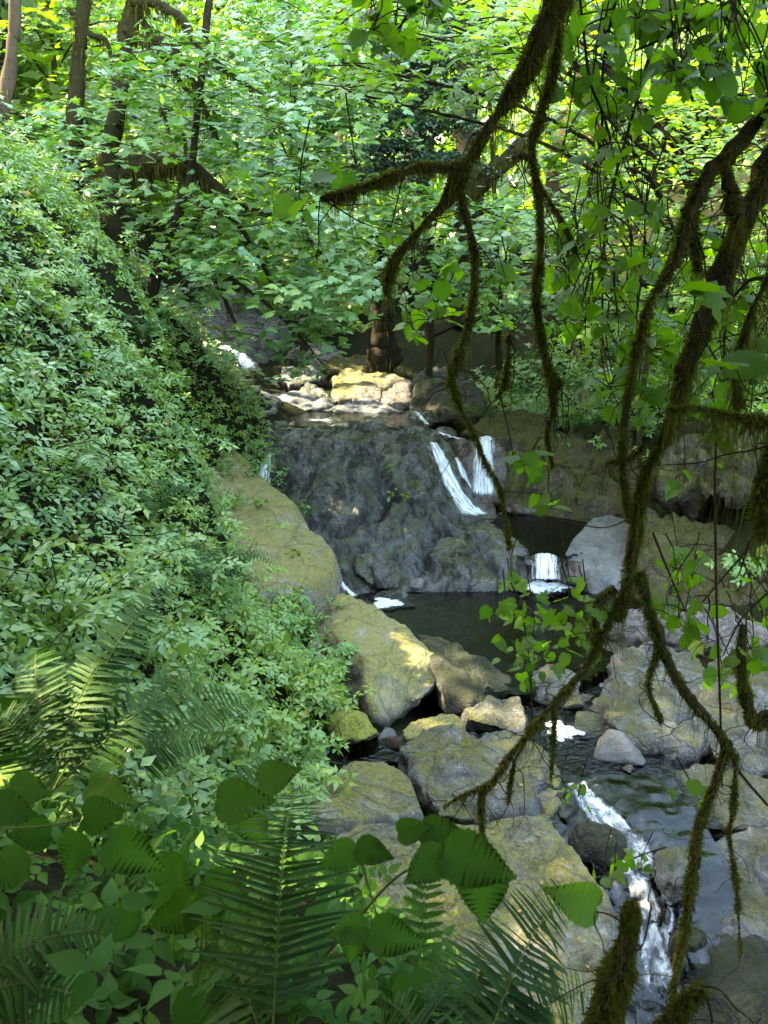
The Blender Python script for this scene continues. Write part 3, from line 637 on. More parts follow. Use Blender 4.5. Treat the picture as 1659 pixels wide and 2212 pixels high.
flow('waterfall', 'thin white trickle between the two larger falls', [(985, 995, 15.6, 14), (995, 1015, 15.3, 24), (1004, 1045, 15.15, 34), (1012, 1078, 15.0, 44)], M['fall'], seed=3)
flow('waterfall', 'short wide fall spilling into the dark lower pool', [(1178, 1203, 12.25, 80), (1178, 1213, 11.95, 92), (1178, 1240, 11.75, 100), (1178, 1262, 11.65, 112)], M['fall'], seed=4)
flow('waterfall', 'white chute behind the ochre ledge left of the dome', [(580, 985, 15.2, 26), (575, 1015, 14.6, 46), (572, 1040, 14.2, 54), (570, 1075, 13.8, 58)], M['fall'], seed=5)
flow('waterfall', 'little spout dropping into the pool beside the ochre boulder', [(722, 1235, 12.0, 14), (732, 1255, 11.6, 20), (748, 1280, 11.3, 24), (775, 1300, 11.1, 30)], M['fall'], seed=6)
flow('waterfall', 'small spill at the right end of the upper pool', [(898, 893, 17.4, 12), (908, 905, 17.0, 14), (925, 925, 16.7, 20)], M['fall'], seed=7)
flow('waterfall', 'thin white chute above the main fall', [(950, 938, 16.5, 12), (970, 948, 16.2, 12), (1005, 957, 15.95, 16)], M['fall'], seed=8)
flow('waterfall', 'far cascade tumbling beside the layered slab', [(455, 738, 25, 30), (490, 760, 24.2, 42), (525, 780, 23.5, 50), (545, 812, 22.4, 46)], M['fall'], seed=9, jit=.08)
flow('rapids', 'white rapids rushing down the right hand channel', [(1240, 1700, 6.2, 110), (1285, 1760, 5.82, 170), (1360, 1850, 5.37, 230), (1410, 1960, 4.92, 220), (1430, 2080, 4.47, 210), (1435, 2240, 3.97, 220)], M['rapid'], nx=30, nz=120, seed=10, jit=.06, cat='rapids', bulge=.03)
wc = flow('creek_chute', '', [(1290, 1670, 6.4, 360), (1330, 1762, 5.78, 420), (1390, 1852, 5.32, 420), (1430, 1962, 4.87, 420), (1440, 2082, 4.42, 420), (1440, 2260, 3.92, 420)], M['water_chute'], nx=40, nz=90, seed=14, jit=.012, bulge=.0, lift=-.02)
for k_ in ('label', 'category'):
    if k_ in wc: del wc[k_]
wc['kind'] = 'structure'
def foam(label, u, v, z, wpx, hpx, seed=0):
    c = atz(u, v, z); dep = proj(c)[0, 2]
    rx = wpx / 2 * dep / F; p2 = atz(u, v - hpx / 2, z); ry = abs(p2[1] - c[1])
    nr, na = 8, 40; V = [c]; E = [1.0]
    for r in range(1, nr + 1):
        for a in range(na):
            th = a / na * 2 * math.pi; k = r / nr
            rr = k * (1 + .25 * math.sin(3 * th + seed) + .15 * math.sin(7 * th + seed * 2))
            V.append(c + np.array([rx * rr * math.cos(th), ry * rr * math.sin(th), .012 * (1 - k) + .006])); E.append(min(1., (1 - k) * 2.0))
    T = [[0, 1 + a, 1 + (a + 1) % na, 1 + (a + 1) % na] for a in range(na)]
    T = [[0, 1 + a, 1 + (a + 1) % na] for a in range(na)]
    for r in range(nr - 1):
        for a in range(na):
            p, q_ = 1 + r * na + a, 1 + r * na + (a + 1) % na
            T += [[p, p + na, q_ + na], [p, q_ + na, q_]]
    o = mesh_np('foam_patch', np.array(V), np.array(T), M['foam'], org=c, attr={'edge': E})
    return tag(o, label, 'foam')
foam('white foam spread below the short lower fall', 1178, 1268, .012, 175, 40, 1)
foam('white foam raft beside the ochre boulder', 835, 1303, .012, 95, 36, 2)
foam('foam at the foot of the slanting fall', 1045, 1138, .462, 60, 14, 4)
foam('pale reflection on the upper pool, painted as a froth patch', 700, 908, 2.024, 70, 8, 5)  # water reflection put in as a pale foam-coloured patch
foam('thin foam line by the upper pool lip', 770, 915, 2.024, 36, 5, 6)
foam('foam streaks where the pool spills into the channel', 1215, 1580, -.10, 110, 60, 8)

# ================================================================== leaf templates (length 1 along +x, normal +z)
def tmpl_outline(right, curl=.12, fold=.12):
    """right half outline (x, y) from base to tip -> symmetric blade folded along its midrib"""
    n = len(right); V = []; T = []
    def z(x, y): return -curl * x * x + fold * min(abs(y), .18)
    mx = np.clip(np.maximum.accumulate([x for x, y in right]), 0, 1); mid = [(x, 0.0) for x in mx]
    for x, y in mid: V.append((x, 0, z(x, 0)))
    for sgn in (1, -1):
        o = len(V)
        for x, y in right: V.append((x, sgn * y, z(x, y)))
        for i in range(n - 1):
            q = (i, i + 1, o + i + 1), (i, o + i + 1, o + i)
            for t in q:
                t = t if sgn < 0 else t[::-1]
                a, b, c = (V[k] for k in t)
                ar = abs((b[0]-a[0])*(c[1]-a[1]) - (b[1]-a[1])*(c[0]-a[0]))
                if ar > 1e-9: T.append(t)
    return np.array(V, float), np.array(T, int)
def serrate(pts, amp, k):
    out = []
    for i in range(len(pts) - 1):
        a, b = np.array(pts[i]), np.array(pts[i + 1])
        for j in range(k):
            t0, t1 = j / k, (j + .65) / k
            p = a + (b - a) * t0; q = a + (b - a) * t1
            nrm = np.array([-(b - a)[1], (b - a)[0]]); nrm = nrm / (np.linalg.norm(nrm) + 1e-9)
            if nrm[1] < 0: nrm = -nrm
            out.append(tuple(p)); out.append(tuple(q + nrm * amp + (b - a) / np.linalg.norm(b - a) * amp * .8))
    out.append(pts[-1]); return [(x, max(y, 0)) for x, y in out]
def tmpl_fan(outline, zf):
    o = np.array(outline); n = len(o)
    V = np.concatenate([[[.28, 0, .03]], np.stack([o[:, 0], o[:, 1], [zf(x, y) for x, y in o]], 1)])
    T = np.array([[0, 1 + i, 1 + (i + 1) % n] for i in range(n)])
    return V, T
def maple_outline(teeth=False):
    half = [(0, 0), (-.05, .10), (-.10, .30), (.05, .28), (.02, .52), (.16, .46), (.30, .62), (.34, .42), (.36, .25), (.55, .36), (.64, .22), (.66, .12), (.80, .15), (1, 0)]
    return half + [(x, -y) for x, y in half[1:-1]][::-1]
MAPLE = [tmpl_fan(maple_outline(), f) for f in (lambda x, y: -.10 * x * x - .12 * y * y, lambda x, y: .05 * math.sin(9 * y) - .22 * x * x, lambda x, y: -.3 * y * y + .06 * math.sin(7 * x))]
hz_lo = [(0, 0), (.05, .30), (.35, .40), (.72, .25), (1, 0)]
hz = [(0, .0), (-.05, .10), (-.045, .18), (-.01, .26), (.06, .32), (.15, .365), (.26, .385), (.38, .385), (.48, .37), (.56, .345), (.63, .32), (.69, .27), (.76, .20), (.84, .12), (.92, .05), (1, 0)]
HAZEL = [tmpl_outline(hz_lo, c, f) for c, f in ((.12, .10), (.3, .05), (.0, .2))]
HAZEL_HI = [tmpl_outline(serrate(hz, .022, 1), c, f) for c, f in ((.12, .25), (.28, .12), (.0, .4), (.45, .3), (.2, -.2))]
ov = [(0, 0), (.24, .27), (.6, .19), (1, 0)]
def trifoliate(c, ov_=ov):
    L = tmpl_outline(ov_, c, .15); parts = []
    for ang, sc, off in ((0, .60, .42), (80, .54, .26), (-80, .54, .26)):
        a = math.radians(ang); V = L[0].copy() * sc
        R_ = np.array([[math.cos(a), -math.sin(a), 0], [math.sin(a), math.cos(a), 0], [0, 0, 1]])
        V = V @ R_.T + np.array([off, 0, -.03 * abs(ang) / 72]); parts.append((V, L[1]))
    return cat_mesh(parts)
TRI = [trifoliate(.15), trifoliate(.35), trifoliate(.0)]
ovh = [(0, 0), (.06, .13), (.16, .22), (.30, .265), (.46, .24), (.62, .17), (.78, .09), (1, 0)]
TRI_HI = [trifoliate(.15, ovh), trifoliate(.35, ovh), trifoliate(.0, ovh)]
ovl = [(0, 0), (.34, .27), (1, 0)]
TRI_LO = [trifoliate(.15, ovl), trifoliate(.35, ovl), trifoliate(.0, ovl)]
BR = [tmpl_outline(serrate([(0, .02), (.0, .16), (.08, .29), (.24, .36), (.42, .33), (.58, .26), (.72, .17), (.86, .07), (1, 0)], .034, 2), c, f) for c, f in ((.15, .3), (.32, .4), (.05, .15))]
LEAFMIX = HAZEL_HI + MAPLE[:2]
PIN = tmpl_outline([(0, .05), (.06, .12), (.12, .075), (.4, .075), (.7, .055), (.9, .03), (1, 0)], .10, .25)
SIMPLE_LO = tmpl_outline([(0, 0), (.42, .30), (1, 0)], .15, .1)
SIMPLE = tmpl_outline([(0, 0), (.3, .28), (.65, .26), (1, 0)], .15, .1)
# ragged clump of leaves for far crowns
def clump_tmpl(n, s, seed):
    r = np.random.default_rng(seed); parts = []
    for i in range(n):
        p = r.normal(0, .28, 3) * np.array([1, 1, .55])
        V = SIMPLE_LO[0] * s * r.uniform(.7, 1.3); V = V @ rot_rand(r, .6).T + p
        parts.append((V, SIMPLE_LO[1]))
    return cat_mesh(parts)
def rot_rand(r, tilt):
    az = r.uniform(0, 2 * math.pi); t = abs(r.normal(0, tilt)); ta = r.uniform(0, 2 * math.pi)
    return np.array(Matrix.Rotation(t, 3, Vector((math.cos(ta), math.sin(ta), 0))) @ Matrix.Rotation(az, 3, 'Z'))
CLUMP = [clump_tmpl(9, .34, k) for k in range(4)]

def rots(n, tilt, az=None, droop=0.0, lean=(0, 0)):
    """n rotation matrices: leaf x axis at azimuth az, drooping, normal tilted about z"""
    az = rng.uniform(0, 2 * np.pi, n) if az is None else az
    ca, sa = np.cos(az), np.sin(az)
    dr = droop + rng.normal(0, tilt, n); rl = rng.normal(0, tilt, n)
    x = np.stack([ca * np.cos(dr), sa * np.cos(dr), -np.sin(dr)], 1)
    up = np.stack([np.full(n, lean[0]), np.full(n, lean[1]), np.ones(n)], 1)
    y = np.cross(up, x); y /= np.linalg.norm(y, axis=1)[:, None]
    z = np.cross(x, y)
    y2 = y * np.cos(rl)[:, None] + z * np.sin(rl)[:, None]; z2 = np.cross(x, y2)
    return np.stack([x, y2, z2], 2)          # columns
def merged(tm, pos, R, s):
    V0, T0 = tm; n = len(pos); m = len(V0)
    V = np.einsum('nij,mj->nmi', R, V0) * s[:, None, None] + pos[:, None]
    T = (T0[None] + (np.arange(n) * m)[:, None, None]).reshape(-1, 3)
    return V.reshape(-1, 3), T, np.repeat(rng.uniform(0, 1, n), m)
_shared = {}
def leafset(parent, tms, pos, R, s, mat, ind=0, name='leaf', merged_name='foliage', top=None):
    """the leaves that show largest become objects of their own (shared meshes), the rest one part"""
    pos = np.asarray(pos); n = len(pos)
    if n == 0: return
    org = org_of(parent) if parent is not None else np.zeros(3)
    kind = rng.integers(0, len(tms), n)
    single = np.zeros(n, bool)
    if ind and parent is not None:
        pr = proj(pos); vis = (pr[:, 0] > -20) & (pr[:, 0] < 1680) & (pr[:, 1] > -20) & (pr[:, 1] < 2230)
        size = np.where(vis, s / pr[:, 2], 0); k = min(ind, int(vis.sum()))
        if k: single[np.argsort(-size)[:k]] = True
    for i in np.where(single)[0]:
        key = (id(tms), kind[i], mat.name)
        if key not in _shared:
            V, T = tms[kind[i]]
            o = mesh_np(name, V, T, mat); _shared[key] = o.data; bpy.data.objects.remove(o)
        o = bpy.data.objects.new(name, _shared[key]); COL.objects.link(o); o.parent = parent
        m4 = Matrix.Identity(4)
        for r_ in range(3):
            for c_ in range(3): m4[r_][c_] = float(R[i][r_, c_] * s[i])
            m4[r_][3] = float(pos[i][r_] - org[r_])
        o.matrix_basis = m4
    Vs, Ts, As, off = [], [], [], 0
    for k in range(len(tms)):
        ii = np.where(~single & (kind == k))[0]
        if len(ii) == 0: continue
        V, T, A = merged(tms[k], pos[ii], R[ii], s[ii]); Vs.append(V); Ts.append(T + off); As.append(A); off += len(V)
    if Vs:
        o = mesh_np(merged_name, np.concatenate(Vs), np.concatenate(Ts), mat, parent, attr={'rnd': np.concatenate(As)}, org=org if parent is not None else None)
        if parent is not None: o['kind'] = 'stuff'
        return o

# ------------------------------------------------------------------ wood
def tube(C, r, seg=8, lump=.15, seed=0, close=True):
    C = np.asarray(C); r = np.asarray(r, float); n = len(C)
    tan = np.gradient(C, axis=0); tan /= np.linalg.norm(tan, axis=1)[:, None] + 1e-9
    ref = np.array([0, 1, .15]); a = np.cross(tan, ref); a /= np.linalg.norm(a, axis=1)[:, None] + 1e-9; b = np.cross(tan, a)
    th = np.linspace(0, 2 * np.pi, seg, endpoint=False)
    D = a[:, None] * np.cos(th)[None, :, None] + b[:, None] * np.sin(th)[None, :, None]
    V = C[:, None] + D * r[:, None, None]
    if lump:
        nz_ = fbm((V.reshape(-1, 3)) * (.9 / max(r.mean(), 1e-3)) * .5, 2, seed).reshape(n, seg)
        V = C[:, None] + D * (r[:, None] * (1 + lump * nz_))[:, :, None]
    i = np.arange(n - 1)[:, None] * seg; j = np.arange(seg)[None]; j2 = (j + 1) % seg
    q = np.stack([i + j, i + j2, i + seg + j2, i + seg + j], -1).reshape(-1, 4)
    T = np.concatenate([q[:, [0, 1, 2]], q[:, [0, 2, 3]]])
    return V.reshape(-1, 3), T
def strands(C, r, n, hang, hair, width, seed=0, down=.75):
    """moss: short hairs all round and long hanging threads below, as thin curved blades"""
    R_ = np.random.default_rng(seed); m = len(C)
    L = np.concatenate([[0], np.cumsum(np.linalg.norm(np.diff(C, axis=0), axis=1))])
    t = R_.uniform(0, L[-1], n); 
    dens = .5 + .5 * np.sin(t * 9 + seed) * np.sin(t * 23 + 1.3 * seed)
    keep = R_.uniform(0, 1, n) < .25 + dens; t = t[keep]; n = len(t); dens = dens[keep]
    P = np.stack([np.interp(t, L, C[:, k]) for k in range(3)], 1); rr = np.interp(t, L, r)
    tan = np.gradient(C, axis=0); tt = np.stack([np.interp(t, L, tan[:, k]) for k in range(3)], 1); tt /= np.linalg.norm(tt, axis=1)[:, None] + 1e-9
    d = R_.normal(0, 1, (n, 3)); d -= (d * tt).sum(1)[:, None] * tt; d /= np.linalg.norm(d, axis=1)[:, None] + 1e-9
    hanging = R_.uniform(0, 1, n) < down
    d = np.where(hanging[:, None] & (d[:, 2] > 0)[:, None], d * np.array([1, 1, -1]), d)
    base = P + d * rr[:, None] * .85
    patch = vnoise(P * 14 + seed, seed); hair = hair * np.clip(.9 + 1.1 * patch, .15, 2.2)
    ln = np.where(hanging, hang * R_.gamma(1.6, .45, n) * (.25 + dens), hair * R_.uniform(.5, 1.4, n))
    g = np.array([0, 0, -1.])
    d1 = d * .8 + g * .25 + R_.normal(0, .25, (n, 3))
    d2 = np.where(hanging[:, None], g + R_.normal(0, .12, (n, 3)), d * .7 + g * .35 + R_.normal(0, .3, (n, 3)))
    first = np.where(hanging, np.minimum(ln * .3, rr * .9), ln * .5)
    p1 = base + d1 * first[:, None]; p2 = p1 + d2 * (ln - first)[:, None]
    wv = np.cross(d1, R_.normal(0, 1, (n, 3))); wv /= np.linalg.norm(wv, axis=1)[:, None] + 1e-9; wv *= (width * R_.uniform(.6, 1.4, n))[:, None] * .5
    V = np.stack([base - wv, base + wv, p1 - wv * .9, p1 + wv * .9, p2], 1).reshape(-1, 3)
    o = (np.arange(n) * 5)[:, None]
    T = np.concatenate([o + np.array([0, 1, 3]), o + np.array([0, 3, 2]), o + np.array([2, 3, 4])])
    return V, T
def wood(parent, path, mat, name='branch', n=None, seg=8, lump=.2, seed=0):
    """path of (u, v, Y, width px) -> tube mesh part, returns centre line and radii"""
    P = np.array([at(u, v, Y) for u, v, Y, w_ in path]); R0 = np.array([w_ / 2 * mpp(Y) for u, v, Y, w_ in path])
    n = n or 6 * len(path); C = spline(P, n); r = np.interp(np.linspace(0, 1, n), np.linspace(0, 1, len(R0)), R0)
    C = C + .25 * r[:, None] * np.stack([fbm(C * 6 + k * 11, 2, seed + k) for k in range(3)], 1)
    if lump > .4: r = r * (1 + .32 * fbm(C * 9, 2, seed + 21))
    V, T = tube(C, r, seg, lump, seed)
    mesh_np(name, V, T, mat, parent, org=org_of(parent) if parent is not None else None)
    return C, r

# ================================================================== left bank undergrowth
def bank_top(x, y):
    q = np.stack([x, y, np.zeros(len(x))], 1)
    hum = np.clip(.30 + .36 * fbm(q * .8, 2, 77) + .18 * fbm(q * 2.4, 2, 78), .05, 1.0)
    return H(x, y) + hum
BANK = np.array([at(u, v, Y)[:2] for u, v, Y in [(-300, 1900, 2.2), (350, 1800, 3.1), (560, 1740, 4.0), (690, 1630, 6.0), (700, 1590, 6.7), (745, 1480, 7.8), (735, 1400, 8.4), (700, 1330, 9.1), (640, 1290, 9.7), (520, 1270, 9.9), (490, 1180, 10.7), (500, 1100, 11.8), (520, 1040, 12.8), (575, 960, 14.6), (585, 890, 15.8), (560, 820, 17.6), (500, 745, 19.6), (430, 680, 20.5), (370, 640, 19)]] + [(-9, 22), (-10, 3)])
def sample_poly(poly, n, dens):
    lo, hi = poly.min(0), poly.max(0); out = []
    tot = 0
    while tot < n:
        q = rng.uniform(lo, hi, (n * 2, 2)); q = q[dist_out(q, poly) < 0]; q = q[rng.uniform(0, 1, len(q)) < dens(q)]
        out.append(q); tot += len(q)
    return np.concatenate(out)[:n]
dens = lambda q: np.clip(1.0 / (1 + (np.hypot(q[:, 0], q[:, 1]) / 7.0) ** 2) * 1.6, .06, 1)
N = 46000
q = sample_poly(BANK, N, dens)
pat = fbm(np.concatenate([q * .8, np.zeros((N, 1))], 1), 2, 55)
q = q[pat > -1.1]; N = len(q)
top = bank_top(q[:, 0], q[:, 1]); gz = H(q[:, 0], q[:, 1])
z = np.maximum(gz + .03, top - np.abs(rng.normal(0, .10, N)))
lean = (.30, -.35)
bankc = (-3.0, 8.0, float(H(-3, 8)[0]))
ub = thing('bank_undergrowth', 'dense carpet of three-leaved green shrubs covering the left bank', 'undergrowth', bankc)
ub['kind'] = 'stuff'
sz = rng.uniform(.08, .18, N)
PB = np.stack([q[:, 0], q[:, 1], z], 1); RB = rots(N, .33, droop=.18, lean=lean); nr = np.hypot(q[:, 0], q[:, 1]) < 4.2
leafset(ub, TRI_HI, PB[nr], RB[nr], sz[nr], M['salmon'], ind=300)
leafset(ub, TRI_LO, PB[~nr], RB[~nr], sz[~nr], M['salmon'], merged_name='far_bank_foliage')
q3_ = sample_poly(BANK, 2600, dens); z3 = bank_top(q3_[:, 0], q3_[:, 1]) + rng.uniform(-.08, .08, len(q3_))
leafset(ub, HAZEL, np.concatenate([q3_, z3[:, None]], 1), rots(len(q3_), .4, droop=.2, lean=lean), rng.uniform(.06, .14, len(q3_)), M['maple_bright'], merged_name='broad_foliage')
q3_ = sample_poly(BANK, 260, dens); z3 = bank_top(q3_[:, 0], q3_[:, 1]) - .04
leafset(ub, HAZEL, np.concatenate([q3_, z3[:, None]], 1), rots(len(q3_), .6, lean=lean), rng.uniform(.05, .11, len(q3_)), M['litter'], merged_name='dead_leaves')
# arching canes that rise above the carpet with their leaves
qc = sample_poly(BANK, 420, dens); P_, A_, cn = [], [], []
for i in range(len(qc)):
    x, y = qc[i]; b0 = np.array([x, y, float(H(x, y)[0])]); az = rng.uniform(-2.2, .9); l = rng.uniform(.3, .7)
    h0 = float(bank_top(np.array([x]), np.array([y]))[0]) - b0[2]
    tip = b0 + np.array([math.cos(az) * l, math.sin(az) * l, h0 + rng.uniform(.0, .22)]); mid = (b0 + tip) / 2 + [0, 0, .22]
    C = spline([b0, mid, tip], 9); cn.append(tube(C, np.linspace(.006, .002, 9), 3, 0))
    for j in range(3, 9):
        for sg in (-1, 1): P_.append(C[j] + rng.normal(0, .02, 3)); A_.append(az + sg * rng.uniform(.5, 1.4))
P_ = np.array(P_); leafset(ub, TRI_LO, P_, rots(len(P_), .3, az=np.array(A_), droop=.2, lean=lean), rng.uniform(.09, .19, len(P_)), M['salmon'], merged_name='cane_foliage')
V, T = cat_mesh(cn); mesh_np('cane', V, T, M['stem'], ub, org=bankc)['kind'] = 'stuff'
# dim plants on the floor right in front of the viewpoint
NEAR = np.array([(-2.6, .9), (-.2, .8), (.75, 1.1), (.7, 1.9), (.1, 3.2), (-.5, 3.9), (-2.4, 3.2)])
q2 = sample_poly(NEAR, 1500, lambda q: np.ones(len(q)))
nu = thing('near_undergrowth', 'dim leafy undergrowth on the ground beneath the near ferns', 'undergrowth', (-.8, 2, float(H(-.8, 2)[0]))); nu['kind'] = 'stuff'
leafset(nu, TRI_HI, np.concatenate([q2, (H(q2[:, 0], q2[:, 1]) + np.abs(rng.normal(.05, .12, len(q2))))[:, None]], 1), rots(len(q2), .4, lean=(.1, -.4)), rng.uniform(.07, .15, len(q2)), M['bramble'])
# stems and dry canes showing through
parts = []
qs = sample_poly(BANK, 900, dens); zt = bank_top(qs[:, 0], qs[:, 1]); zb = H(qs[:, 0], qs[:, 1])
for i in range(len(qs)):
    a = np.array([qs[i, 0], qs[i, 1], zb[i] - .02]); b = np.array([qs[i, 0] + rng.normal(.1, .25), qs[i, 1] + rng.normal(-.05, .25), zt[i] + rng.uniform(-.1, .12)])
    m_ = (a + b) / 2 + rng.normal(0, .05, 3); parts.append(tube(np.array([a, m_, b]), [.006, .005, .002], 3, 0))
V, T = cat_mesh(parts); mesh_np('stem', V, T, M['twig'], ub, org=bankc)['kind'] = 'stuff'

# taller single shrubs standing out of the carpet
def shrub(label, u, v, Y, h, rad, n, tms, size, mat, ind=60, name='shrub', cat='shrub', group=None, tilt=.35, lean=(.2, -.15)):
    p = at(u, v, Y); base = np.array([p[0], p[1], float(H(p[0], p[1])[0])])
    t = thing(name, label, cat, base, group)
    hh = max(p[2] - base[2], .15) if h is None else h
    st, P, A = [], [], []
    ns = max(3, n // 9)
    for k in range(ns):
        az = rng.uniform(0, 2 * np.pi); rr = rad * math.sqrt(rng.uniform(.05, 1)); hz_ = hh * rng.uniform(.55, 1.1)
        tip = base + np.array([math.cos(az) * rr, math.sin(az) * rr, hz_])
        mid = base + np.array([math.cos(az) * rr * .35, math.sin(az) * rr * .35, hz_ * .65])
        C = spline([base - [0, 0, .05], mid, tip], 7); st.append(tube(C, np.linspace(.008, .002, 7), 4, 0))
        for j in range(n // ns):
            f = rng.uniform(.45, 1); c = C[int(f * 6)]
            P.append(c + rng.normal(0, .05, 3)); A.append(az + rng.normal(0, 1.3))
    V, T = cat_mesh(st); mesh_np('stem', V, T, M['twig'], t, org=base)
    P = np.array(P); n_ = len(P)
    leafset(t, tms, P, rots(n_, tilt, az=np.array(A), droop=.2, lean=lean), rng.uniform(.75, 1.25, n_) * size, mat, ind=ind)
    return t
for (u, v, Y, lab) in [
    (690, 1370, 8.7, 'leafy shrub drooping over the top of the large ochre boulder'),
    (715, 1480, 7.9, 'leafy shrub hanging beside the flank of the large ochre boulder'),
    (680, 1570, 7.0, 'leafy shrub at the bank foot above the side puddle'),
    (545, 930, 14.6, 'leafy shrub leaning over the upper pool from the bank'),
    (575, 1000, 13.8, 'leafy shrub hanging over the white chute left of the dome'),
    (490, 1190, 10.9, 'leafy shrub spreading onto the ochre ledge'),
    (600, 1280, 9.8, 'leafy shrub below the ochre ledge'),
    (120, 1180, 4.6, 'shrub with larger bright leaves low on the near bank'),
    (430, 640, 17.5, 'pale shrub at the top corner of the leafy bank'),
    (470, 1065, 12.4, 'leafy shrub over the upper left end of the ochre ledge'), (505, 1140, 11.4, 'leafy shrub creeping over the left side of the ochre ledge'), (545, 1225, 10.7, 'leafy shrub at the lower left corner of the ochre ledge'), (610, 1250, 10.35, 'leafy shrub between the ochre ledge and the large boulder'),
    (660, 1280, 10.0, 'leafy shrub sprawling across the gap above the large ochre boulder'), (700, 1310, 9.7, 'leafy shrub tip touching the crown of the large ochre boulder'), (515, 990, 13.4, 'leafy shrub at the top end of the ochre ledge'),
    (525, 850, 16.4, 'leafy shrub at the left end of the upper pool'), (480, 770, 17.6, 'leafy shrub on the bank edge beside the far cascade')]:
    shrub(lab, u, v, Y, None, .55, 110, TRI, .15, M['salmon'], ind=80)
for (u, v, Y, lab) in [(655, 1100, 12.2, 'small weed growing on the crest of the ochre ledge'), (560, 1090, 12.2, 'grassy weed on the ochre ledge near its top'), (640, 1210, 11.2, 'little weed rooted in the middle of the ochre ledge'),
                       (845, 1075, 13.75, 'left of two tiny bright plants growing on the dark dome'), (875, 1078, 13.75, 'right of two tiny bright plants growing on the dark dome'), (842, 1020, 14.55, 'tiny leaf sprig high on the dark dome')]:
    p = at(u, v, Y); t = thing('weed', lab, 'plant', p); n_ = 14
    leafset(t, [SIMPLE], p + rng.normal(0, .05, (n_, 3)) + [0, 0, .06], rots(n_, .5), rng.uniform(.06, .13, n_), M['maple_bright'], ind=14)

# ================================================================== ferns
def frond(parent, base, tip, arch, half, n, hint, mat, objs=True, droop=.12, seed=0):
    base = np.array(base, float); tip = np.array(tip, float); org = org_of(parent)
    mid = (base + tip) / 2 + np.array([0, 0, arch])
    C = spline([base, mid, tip], 26); L = np.linspace(0, 1, 26)
    ln = np.linalg.norm(tip - base)
    V, T = tube(C, np.linspace(.0042, .0012, 26) * max(ln, .5), 5, 0)
    fr = mesh_np('frond', V, T, M['stem'], parent, org=org)
    tan = np.gradient(C, axis=0); P, R_, S = [], [], []
    for i in range(n):
        f = .10 + .90 * (i + .5) / n
        prof = min(1, (f - .06) / .14) * (1 - ((f - .1) / .9) ** 2.2) + .04
        c = np.array([np.interp(f, L, C[:, k]) for k in range(3)]); t = np.array([np.interp(f, L, tan[:, k]) for k in range(3)]); t /= np.linalg.norm(t)
        nn = np.array(hint, float); nn -= nn @ t * t; nn /= np.linalg.norm(nn); sd = np.cross(t, nn)
        for sg in (1, -1):
            x = sd * sg * .95 + t * (.18 + .25 * f) - nn * (droop + rng.normal(0, .10)) + rng.normal(0, .05, 3); x /= np.linalg.norm(x)
            z_ = nn + rng.normal(0, .18, 3) + t * .25; z_ -= z_ @ x * x; z_ /= np.linalg.norm(z_); y = np.cross(z_, x)
            P.append(c + x * .002); R_.append(np.stack([x, y, z_], 1)); S.append(half * prof * rng.uniform(.92, 1.08))
    # width of the leaflets follows the spacing on the stalk
    P, R_, S = np.array(P), np.array(R_), np.array(S)
    wf = np.clip(ln * .9 / n / .15 / np.maximum(S, 1e-3) * .80, .25, 1.6)
    R2 = R_.copy(); R2[:, :, 1] *= wf[:, None]
    fr_org = fr
    if objs:
        key = ('pin', mat.name)
        if key not in _shared:
            o = mesh_np('leaflet', *PIN, mat); _shared[key] = o.data; bpy.data.objects.remove(o)
        for i in range(len(P)):
            o = bpy.data.objects.new('leaflet', _shared[key]); COL.objects.link(o); o.parent = fr
            m4 = Matrix.Identity(4)
            for a in range(3):
                for b in range(3): m4[a][b] = float(R2[i][a, b] * S[i])
                m4[a][3] = float(P[i][a] - org[a])
            o.matrix_basis = m4
    else:
        V, T, A = merged(PIN, P, R2, S)
        o = mesh_np('leaflets', V, T, mat, fr, attr={'rnd': A}, org=org); o['kind'] = 'stuff'
    return fr
def fern(label, base, fr_list, mat=None, objs=True):
    t = thing('sword_fern', label, 'fern', base)
    for (tip, arch, half, n, hint) in fr_list:
        frond(t, base, tip, arch, half, n, hint, mat or M['fern'], objs)
    return t
UPC = (0, -.75, .65)
fern('dark sword fern standing upright at bottom centre', at(585, 2290, 1.0), [(at(636, 1700, 1.45), .10, .17, 40, UPC), (at(560, 1990, 1.5), .05, .12, 26, UPC), (at(430, 2050, 1.45), .12, .12, 24, UPC)])
fern('sword fern fanning out over the slab at bottom right of centre', at(985, 2420, 1.15), [(at(940, 2075, 1.6), .06, .14, 30, UPC), (at(1056, 1985, 1.7), .06, .15, 34, UPC), (at(1240, 1900, 1.75), .10, .14, 34, UPC), (at(1300, 2130, 1.6), .10, .13, 30, UPC), (at(800, 2140, 1.5), .08, .13, 28, UPC)])
fern('sword fern with one curled drying frond behind the bramble leaves', at(905, 2120, 1.7), [(at(925, 1830, 1.9), .03, .07, 13, UPC)], M['bramble'])
fern('pale lit fern frond in the bottom left corner', at(-120, 2200, 1.1), [(at(250, 2000, 1.25), .06, .10, 26, (0, -.5, .85)), (at(200, 2160, 1.15), .06, .10, 24, (0, -.5, .85))])
fern('dark drooping sword fern on the near left bank', at(100, 1720, 2.6), [(at(390, 1240, 3.6), .15, .16, 34, (.3, -.5, .8)), (at(80, 1400, 3.2), .2, .15, 30, (0, -.6, .8)), (at(560, 1500, 3.3), .2, .15, 34, (0, -.4, .9)), (at(300, 1390, 3.3), .2, .15, 30, (0, -.5, .8)), (at(-30, 1560, 2.7), .15, .14, 28, (0, -.5, .8))])
fern('sword fern with pale backlit tips left of the side puddle', at(250, 1690, 3.2), [(at(590, 1510, 3.9), .12, .13, 34, (0, -.4, .9)), (at(480, 1600, 3.4), .1, .14, 30, (0, -.5, .9)), (at(420, 1440, 3.9), .15, .14, 30, (0, -.5, .8))])
